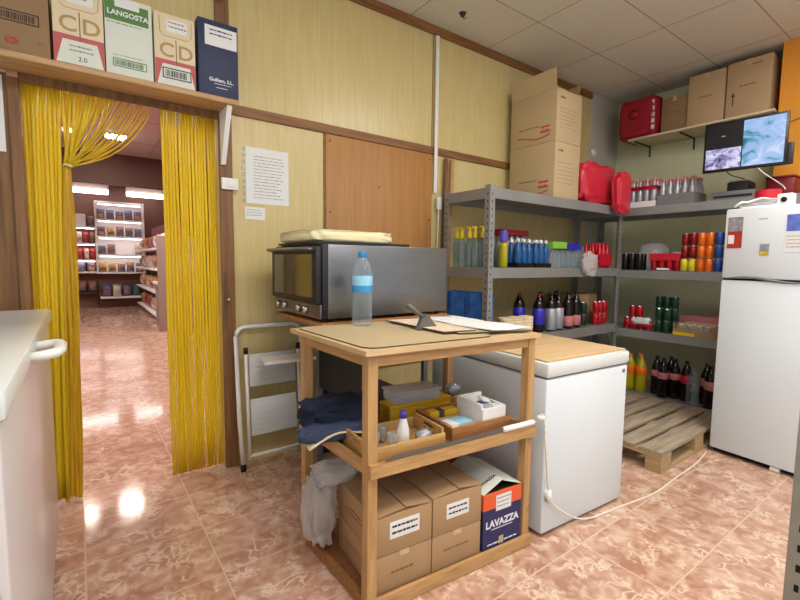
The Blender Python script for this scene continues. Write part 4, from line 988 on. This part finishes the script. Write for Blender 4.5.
# floor level of left unit hidden by freezer: nothing visible
# --- top of left unit
Z = AT+.0006
for k, (z0, h, lab) in enumerate(((Z, .485, 'lower of two large cardboard cartons on top of the back shelving'), (Z+.487, .435, 'upper of two large cardboard cartons, with raised flaps near the ceiling'))):
    t = thing('cardboard_carton', lab, 'carton', (3.335, 2.345, z0))
    part('body', 'kraft_light', t, 0, .37, 0, .49, 0, h, .003)
    part('logo', 'logo_red', t, -.0012, 0, .06, .16, h*.2, h*.33, label='red logo patch')
    text('PARMA', .035, (-.0012, .11, h*.265), t, 'white_ink', rot=(PI/2, 0, -PI/2))
    scribble(t, .18, .4, h*.32, h*.38, 1, 'ink_brown', left=0, h=.5, name='side_print', seed=60+k)
    MB().tube([(-.0008, .06+.34*q, h*.15-.02*math.sin(PI*q*1.4)) for q in [i/10 for i in range(11)]], .005, 4).build('swoosh', 'logo_red', t)
    scribble(t, .05, .12, h*.82, h*.88, 1, 'ink_brown', -.0012, .8, seed=64+k); scribble(t, .05, .3, h*.25, h*.68, 6, 'ink_soft', -.0012, .22, seed=62+k)
    if k:
        f = MB().box(-.003, 0, 0, .48, 0, .16).build('flap', 'kraft_light', t); f.location = (.002, .005, h); f.rotation_euler.y = -.12
        f = MB().box(0, .36, 0, .003, 0, .12).build('flap', 'kraft_light', t); f.location = (.006, .487, h); f.rotation_euler.x = -.5
        f = MB().box(0, .003, 0, .4, 0, .13).build('flap', 'kraft', t); f.location = (.366, .04, h); f.rotation_euler.y = .35
t = thing('flattened_carton', 'flat cardboard sheet standing right of the large cartons', 'carton', (3.72, 2.4, Z)); part('sheet', 'kraft_light', t, 0, .03, 0, .4, 0, .9, .003); part('fold', 'kraft', t, .0305, .034, .0, .4, .3, .304)
t = thing('red_bag', 'glossy red plastic bag beside the large cartons on the back shelving', 'bag', (4.1, 2.5, Z))
blob('bag', 'red_bag', t, (.62, .34, .42), 3, .15, 2.2, .4, 40, (.0, 0, .002), crease=.25); blob('bag_tail', 'red_bag', t, (.26, .1, .4), 7, .18, 2.0, .6, 36, (.17, -.26, -.06), crease=.14, squash_bottom=False)
# --- right unit, top
Z = BT+.0006
t = thing('white_carton', 'narrow white carton between the red bag and the bottle trays', 'carton', (4.5, 2.33, Z)); part('body', 'white_soft', t, 0, .2, 0, .07, 0, .27, .003); part('flap', 'paper', t, .01, .19, .002, .068, .2705, .273)
pack('bottle_tray', 'grey tray of red-capped bottles on top of the right shelving, left one', 4.5, 2.03, Z, 4, 4, .065, .065, 'silver_lbl', 'pink_lbl', .28, .03, 'bottle trays on top', tray='white_soft', tray_h=.22, band='can_red', band_z=(.62, .74))
pack('bottle_tray', 'grey tray of brown-capped bottles on top of the right shelving, right one', 4.5, 1.70, Z, 4, 5, .062, .062, 'silver_lbl', 'pink_lbl', .25, .029, 'bottle trays on top', tray='grey_plastic', tray_h=.42)
t = thing('video_recorder', 'grey recorder box under the monitor on top of the right shelving', 'recorder', (4.56, 1.27, Z)); part('body', 'grey_plastic', t, 0, .25, 0, .32, 0, .085, .005); part('front_strip', 'dark_plastic', t, -.002, 0, .02, .3, .03, .05)
t = thing('tape_printer', 'dark grey box stacked on the recorder under the monitor', 'device', (4.58, 1.33, Z+.0857)); part('body', 'dark_plastic', t, 0, .2, 0, .15, 0, .075, .006); part('lid', 'grey_plastic', t, .01, .19, .01, .14, .0755, .085, .003)
t = thing('red_box', 'dark red plastic box on the right shelving beside the orange wall', 'box', (4.72, 1.06, Z)); part('body', 'maroon', t, 0, .2, 0, .19, 0, .17, .01); part('lid', 'maroon', t, -.005, .205, -.005, .195, .1705, .19, .006)
# --- right unit, middle
Z = BMz+.0006
for i in range(6): can('can_black', (4.5+.07*(i//3), 2.285-.07*(i % 3), Z), f'{ORD[i % 3]} tall black can from the left, {("front", "rear")[i//3]} row by the corner post', 'black cans by the corner post', .17, .032)
t = thing('cake_dome', 'clear plastic cake dome at the back of the middle right shelf', 'container', (4.8, 2.15, Z)); MB().lathe([(.13, 0), (.14, .02), (.14, .18), (.12, .25), (.06, .28), (0, .285)], 28).build('dome', 'film', t); MB().lathe([(.145, -.0), (.145, .012), (.14, .013)], 28).build('base', 'white_soft', t)
t = thing('white_tub', 'white shallow tub behind the red can pack on the middle right shelf', 'tub', (4.68, 1.82, Z)); MB().lathe([(.055, 0), (.06, .16), (.068, .17), (.068, .185), (0, .187)], 20, (.05, .05, 0)).build('tub', 'white_soft', t)
t = thing('can_pack', 'red shrink-wrapped pack of red cans on the middle right shelf', 'can pack', (4.49, 1.775, Z))
for i in range(4):
    for j in range(2):
        o = bpy.data.objects.new('can', can_proto('can_red').build('can', ['can_red', 'can_top'], t, smooth=50).data) if False else None
        q = can_proto('can_red', .16, .033).build('can', ['can_red', 'can_top'], t, smooth=50); q.location = (.04+j*.07, .035+i*.068, 0)
b = MB(); b.box(-.001, .002, -.002, .276, .1, .165); b.box(.15, .153, -.002, .276, .1, .165); b.box(.002, .15, -.002, .276, .165, .168); b.build('wrap', 'red_lbl', t); part('white_patch', 'paper', t, -.002, -.0011, .09, .2, .01, .03)
for i in range(2):
    for k in range(3): can(('can_yellow', 'can_dark_red', 'can_dark_red')[k], (4.5, 1.742-i*.063, Z+k*.1155), f'{("yellow can at the foot", "dark red can in the middle", "dark red can on top")[k]} of the {("left", "right")[i]} yellow-and-red can column', 'stacked cans by the fridge', .115, .031)
for i in range(2):
    for k in range(3): can('can_orange', (4.5, 1.611-i*.063, Z+k*.1155), f'{("bottom", "middle", "top")[k]} orange can in the {("left", "right")[i]} orange column beside the fridge', 'stacked cans by the fridge', .115, .031)
for i in range(2):
    for k in range(3): can('can_blue', (4.5, 1.481-i*.063, Z+k*.1155), f'{("bottom", "middle", "top")[k]} blue can in the {("left", "right")[i]} blue column touching the fridge edge', 'stacked cans by the fridge', .115, .031)
for i in range(3): can('can_dark_red', (4.575, 1.735-i*.07, Z), f'{ORD[i]} dark red can from the left behind the yellow and orange cans', 'cans in the second row')
# --- right unit, lower
Z = BL+.0006
t = thing('can_pack', 'torn red and white cola pack on the lower right shelf by the corner post', 'can pack', (4.48, 1.99, Z))
for i in range(4):
    q = can_proto('can_red').build('can', ['can_red', 'can_top'], t, smooth=50); q.location = (.04, .04+i*.07, .0005)
for i in range(3):
    q = can_proto('can_red').build('can', ['can_red', 'can_top'], t, smooth=50); q.location = (.115, .075+i*.07, .0005)
    if i: q2 = can_proto('can_red').build('can', ['can_red', 'can_top'], t, smooth=50); q2.location = (.08, .12+i*.07-.04, .1165)
k = blob('torn_wrap', 'paper', t, (.09, .2, .07), 15, .3, 3, .7, 24, (.02, .1, .06), crease=.3); k = blob('torn_wrap', 'red_lbl', t, (.06, .26, .05), 17, .3, 3, .7, 24, (.03, .12, .03), crease=.3)
gi = 0
for j, (x, y, n) in enumerate(((4.5, 1.93, 2), (4.5, 1.86, 2), (4.575, 1.965, 3), (4.575, 1.895, 3), (4.575, 1.826, 3))):
    for k in range(n): can('can_green', (x, y, Z+k*.1155), f'{("bottom", "second", "third")[k]} dark green can in {("front left", "front right", "rear left", "rear middle", "rear right")[j]} column on the lower right shelf', 'dark green cans')
t = thing('jar_tray', 'cardboard tray with yellow front edge holding jars on the lower right shelf', 'tray', (4.47, 1.47, Z))
b = MB(); b.box(0, .2, 0, .32, 0, .004); b.box(0, .004, 0, .32, .004, .065); b.box(.196, .2, 0, .32, .004, .1); b.box(.004, .196, 0, .004, .004, .1); b.box(.004, .196, .316, .32, .004, .1); b.build('tray', 'kraft', t); part('yellow_edge', 'yellow', t, -.001, 0, .14, .319, .004, .03)
for i in range(4):
    for j in range(2):
        q = MB().lathe([(.03, 0), (.033, .01), (.033, .08), (.026, .09), (.026, .105), (0, .106)], 14, mis=[0, 0, 0, 1, 1, 1]).build('jar', ['film', 'kraft_light'], t); q.location = (.05+.09*j, .05+.073*i, .0045)
t = thing('pink_carton', 'pinkish flat carton behind the jar tray on the lower right shelf', 'box', (4.7, 1.42, Z)); part('body', 'pink_lbl', t, 0, .2, 0, .4, 0, .17, .004); part('band', 'cream_card', t, -.001, 0, .05, .35, .06, .11)
# --- right unit, bottom
Z = BB+.0006
ob = None
for i, (x, y) in enumerate(((4.53, 2.19), (4.53, 2.08), (4.63, 2.14))):
    lab = f'{("left", "right", "rear")[i]} yellow-green soda bottle with orange label on the bottom right shelf'
    if ob is None: ob = bottle('soda_bottle', lab, 'bottle', .37, .05, 'olive_liq', 'orange_lbl', 'orange_lbl', lab=(.46, .7), loc=(x, y, Z), group='orange soda bottles')
    else: dup(ob, (x, y, Z), 0, lab)
c1 = None
for i, (x, y, lab) in enumerate(((4.585, 1.957, 'rear left'), (4.52, 1.87, 'front left'), (4.58, 1.79, 'middle'), (4.66, 1.86, 'hindmost'))):
    l = f'{lab} dark cola bottle of the group with pink-grey labels on the bottom right shelf'
    if c1 is None: c1 = bottle('cola_bottle', l, 'bottle', .38, .048, 'cola', 'pink_lbl', 'black', lab=(.48, .64), loc=(x, y, Z), group='cola bottles on the bottom shelf')
    else: dup(c1, (x, y, Z), 0, l)
bottle('cola_bottle', 'dark cola bottle with bright red label on the bottom right shelf', 'bottle', .38, .048, 'cola', 'red_lbl', 'black', lab=(.44, .64), loc=(4.58, 1.69, Z))
bottle('water_bottle', 'large clear bottle among the cola bottles on the bottom right shelf', 'bottle', .33, .05, 'clear', 'clear', 'clear', loc=(4.53, 1.615, Z))
c2 = bottle('cola_bottle', 'cola bottle with white-pink label right of the clear bottle', 'bottle', .38, .048, 'cola', 'pink_lbl', 'black', lab=(.44, .64), loc=(4.62, 1.54, Z)); dup(c2, (4.51, 1.47, Z), 0, 'rightmost front cola bottle half hidden by the fridge'); dup(c2, (4.64, 1.42, Z), 0, 'rear cola bottle behind the fridge edge on the bottom right shelf')

# ------------------------------------------------------------------ upper wall shelf with cartons
t = thing('wall_shelf', 'long cream wall shelf below the ceiling carrying cartons on the right wall', 'shelf', (0, 0, 0))
part('board', 'cream_card', t, 4.95, XB-.002, 1.29, 2.56, 2.70, 2.72, .002)
for y in (1.6, 2.05, 2.5): MB().prism([(5.0, 2.699), (XB-.001, 2.699), (XB-.001, 2.58), (XB-.012, 2.58), (XB-.012, 2.687), (5.0, 2.687)], y, y+.012).build('bracket', 'dark_plastic', t)
Z = 2.7205
t = thing('wrapped_parcel', 'crimson bag-wrapped parcel at the left end of the upper wall shelf', 'bag', (5.1, 2.468, Z)); blob('bag', 'red_cloth', t, (.38, .42, .44), 2, .06, 3, .33, 36, (0, 0, 0), crease=.1); MB().lathe([(.0, 0), (.03, .01), (.05, .012), (.02, .02), (0, .022)], 12).build('knot', 'red_cloth', t); k = kids(t)[-1]; k.location = (-.185, .02, .24); k.rotation_euler = (0, -PI/2, 0)
for k_ in range(5): part('white_print', 'paper', t, -.19+.004*k_, -.17+.004*k_, -.19+.003*k_, -.165+.003*k_, .05+k_*.065, .09+k_*.065)
for y0, y1, h, x0, m, lab, seed in ((1.995, 2.24, .35, 4.99, 'kraft_dark', 'small brown carton between the crimson parcel and the tall cartons', 51), (1.675, 1.985, .475, 4.96, 'tan_box', 'left tall brown carton on the upper wall shelf', 52), (1.33, 1.66, .485, 4.955, 'tan_box', 'right tall brown carton with arrow print beside the orange pillar', 53)):
    t = thing('cardboard_carton', lab, 'carton', (x0, y1, Z), -PI/2)
    W = y1-y0; part('body', m, t, 0, W, 0, .34, 0, h, .003); part('tape', 'kraft_light', t, W*.42, W*.56, -.0008, .3, h-.05, h+.0008)
    scribble(t, W*.3, W*.75, h*.5, h*.58, 1, 'ink_brown', -.0012, .4, seed=seed)
    if seed == 53:
        MB().prism([(.05, .1), (.058, .1), (.058, .18), (.07, .18), (.054, .22), (.038, .18), (.05, .18)], -.0012, 0).build('arrow', 'ink', t)
        scribble(t, W*.55, W*.85, h*.86, h*.92, 1, 'ink_brown', -.0012, .6, seed=54)
    if seed == 51: part('top_sheet', 'paper', t, -.01, W+.01, .03, .3, h+.001, h+.012)
    if seed == 52:
        f = MB().box(0, W*.9, 0, .003, 0, .06).build('flap', m, t); f.location = (.01, .02, h-.001); f.rotation_euler.x = -1.1

# ------------------------------------------------------------------ fridge
th = math.atan2(-.9951, -.0988)
fr = thing('fridge', 'white two-door fridge freezer with magnets standing at the right', 'fridge', (3.668, 1.179, 0), th)
FW, FD = .505, .56
part('body', 'white', fr, .004, FW-.004, .05, FD, .045, 1.735, .008)
d1 = part('door', 'white', fr, 0, FW, 0, .048, .035, 1.25, .012); d2 = part('door', 'white', fr, 0, FW, 0, .048, 1.262, 1.739, .012)
part('door_gap', 'void', fr, .01, FW-.01, .012, .05, 1.249, 1.2625); part('kickplate', 'void', fr, .02, FW-.02, .03, FD-.02, .012, .0445)
part('hinge_foot', 'white_soft', fr, .36, .41, .01, .05, .005, .03)
hd = MB().tube([(.03+.45*q, -.004, 1.262+.012*math.sin(PI*2*q*.9)-.006*q) for q in [k/20 for k in range(21)]], [.003+.006*math.sin(PI*k/20) for k in range(21)], 8).build('handle', 'grey_plastic', d2); hd['label'] = 'thin grey wave-shaped grip line'
text('whirl cool', .014, (.22, -.0008, 1.66), d2, 'ink_soft', name='badge') if False else part('badge', 'silver_lbl', d2, .195, .245, -.001, .0005, 1.655, 1.662)
for x in (.05, .44):
    for y in (.1, .5): MB().lathe([(.018, 0), (.018, .012)], 12, (x, y, .0)).build('foot', 'black', fr)
t = thing('fridge_magnet', 'tall red picture magnet at the left of the fridge top door', 'magnet', (3.668, 1.179, 0), th); part('picture', 'photo_red', t, .022, .108, -.0035, -.0008, 1.47, 1.68); part('sky', 'photo_sky', t, .024, .106, -.0042, -.0036, 1.585, 1.675); part('white_patch', 'paper', t, .026, .062, -.0042, -.0036, 1.5, 1.56)
t = thing('fridge_magnet', 'small picture magnet near the middle of the fridge top door', 'magnet', (3.668, 1.179, 0), th); part('picture', 'photo_sky', t, .212, .262, -.0035, -.0008, 1.42, 1.495); part('yellow_patch', 'can_yellow', t, .216, .258, -.0042, -.0036, 1.422, 1.445)
t = thing('calendar_sheet', 'white sheet with blue picture at the right of the fridge top door', 'paper', (3.668, 1.179, 0), th); part('sheet', 'paper', t, .338, .47, -.0025, -.0008, 1.44, 1.68); part('picture', 'photo_blue', t, .345, .465, -.0032, -.0026, 1.57, 1.675); scribble(t, .35, .46, 1.46, 1.55, 4, 'ink_soft', -.0036, .3, seed=71)
# on top of the fridge
FZ = 1.7395
def fl(u, v, z): c, s = math.cos(th), math.sin(th); return (3.668+u*c-v*s, 1.179+u*s+v*c, z)
t = thing('white_camera', 'small white security camera with black lens on the fridge', 'camera', fl(.245, .1, FZ), th); part('body', 'white_soft', t, 0, .085, 0, .06, 0, .085, .008); MB().lathe([(.017, 0), (.017, .006), (.012, .009), (0, .01)], 16).build('lens', 'black', t); k = kids(t)[-1]; k.rotation_euler = (PI/2, 0, 0); k.location = (.04, -.0004, .045)
t = thing('router', 'white upright router at the right edge on the fridge', 'router', fl(.365, .14, FZ), th); part('body', 'white_soft', t, 0, .09, 0, .05, 0, .2, .008); part('front', 'grey_plastic', t, .02, .07, -.002, 0, .15, .16)
t = thing('tape_roll', 'bright red ribbon roll on the fridge beneath the monitor', 'roll', fl(.1, .36, FZ)); MB().lathe([(.03, .08), (.03, .15), (.075, .15), (.075, .08), (.03, .08)], 24).build('roll', 'red_lbl', t, smooth=40); MB().lathe([(.08, 0), (.08, .0795), (.0, .0798)], 20).build('stand', 'film', t)
t = thing('cable_coil', 'white cable coil lying on the fridge under the monitor', 'cable', fl(.12, .12, FZ)); MB().tube(smooth_pts([(-.05, .1, .02), (-.06, .06, .045), (0, .04, .05), (.05, -.02, .075), (.02, -.08, .06), (.0, -.15, .05), (-.04, -.12, .012), (-.05, -.02, .008), (-.03, .06, .008), (0, .08, .02)]), .008).build('cable', 'white_soft', t); blob('bag', 'film', t, (.1, .24, .045), 5, .3, 3, .7, 20, (.05, -.03, .0), crease=.2)
# ------------------------------------------------------------------ monitor
tm = math.atan2(-.54, .07)
mn = thing('monitor', 'wall-mounted security monitor showing camera views above the fridge', 'monitor', (4.37, 1.6, 2.135), tm)
MW, MH = .545, .405
part('casing', 'black', mn, 0, MW, 0, .035, 0, MH, .005)
part('camera_view', 'black', mn, .018, MW*.485, -.0012, .001, MH*.47, MH-.018); part('camera_view', 'feed_small', mn, .018, MW*.475, -.0016, .0, .022, MH*.46); part('camera_view', 'feed_main', mn, MW*.49, MW-.018, -.0016, 0, .022, MH-.018)
part('caption', 'paper', mn, MW*.22, MW*.27, -.002, -.001, MH*.7, MH*.715)
part('arm', 'black', mn, MW*.4, MW*.47, .036, .09, MH*.35, MH*.6)
ar = MB().tube([(MW*.44, .09, MH*.48), (MW*.7, .3, MH*.48), (MW*.86, .545, MH*.48)], .02, 8).build('bracket_arm', 'black', mn)
part('side_bracket', 'dark_plastic', mn, MW-.01, MW+.035, .036, .07, MH*.02, MH*.42, .004)
t = thing('cable', 'thin cables hanging down from the monitor', 'cable', (0, 0, 0)); MB().tube(smooth_pts([(4.45, 1.48, 2.2), (4.5, 1.44, 2.12), (4.6, 1.36, 2.085)]), .004).build('cable', 'black', t); MB().tube(smooth_pts([(4.46, 1.28, 2.2), (4.4, 1.2, 2.1), (4.2, 1.02, 1.95), (4.1, .97, 1.9)]), .004).build('cable', 'white_soft', t)
t = thing('cable', 'dark cable running along the orange pillar', 'cable', (0, 0, 0)); MB().tube(smooth_pts([(4.972, 1.28, 2.62), (4.972, 1.2, 2.58), (4.972, 1.1, 2.6), (4.972, .9, 2.62)]), .005).build('cable', 'ink_brown', t)

# ------------------------------------------------------------------ light
def troffer(x, y, label, sx=.6, sy=.3):
    t = thing('ceiling_lamp', label, 'lamp', (x, y, CEIL-.05)); MB().box(-sx-.03, sx+.03, -sy-.03, sy+.03, .012, .0495, bevel=.006).build('housing', 'white_soft', t); part('diffuser', 'lamp', t, -sx, sx, -sy, sy, 0, .0115, .003)
troffer(3.1, .3, 'fluorescent ceiling lamp above the right side of the room, out of frame')
troffer(.7, .2, 'fluorescent ceiling lamp above the middle of the room, out of frame')
troffer(1.6, -1.0, 'fluorescent ceiling lamp behind the viewpoint, out of frame')
wd = bpy.data.worlds.new('World'); S.world = wd; wd.use_nodes = True
wd.node_tree.nodes['Background'].inputs['Color'].default_value = (.93, .97, 1, 1); wd.node_tree.nodes['Background'].inputs['Strength'].default_value = .5

# ------------------------------------------------------------------ camera
cam = bpy.data.cameras.new('Camera'); co = bpy.data.objects.new('Camera', cam); C.objects.link(co)
R = [[0.80837804, -0.58855413, -0.01135713], [-0.04170591, -0.07650627, 0.99619647], [0.58718444, 0.80482969, 0.08639217]]
right = Vector((R[0][0], R[0][1], -R[0][2])); up = -Vector((R[1][0], R[1][1], -R[1][2])); back = -Vector((R[2][0], R[2][1], -R[2][2]))
co.matrix_world = Matrix(((right.x, up.x, back.x, 0), (right.y, up.y, back.y, 0), (right.z, up.z, back.z, 1.35), (0, 0, 0, 1)))
cam.sensor_width = 36; cam.lens = 440/800*36; cam.clip_start = .02
S.camera = co
S.view_settings.view_transform = 'Standard'; S.view_settings.look = 'None'; S.view_settings.gamma = 1; S.view_settings.use_curve_mapping = False
S.view_settings.exposure = 0.72
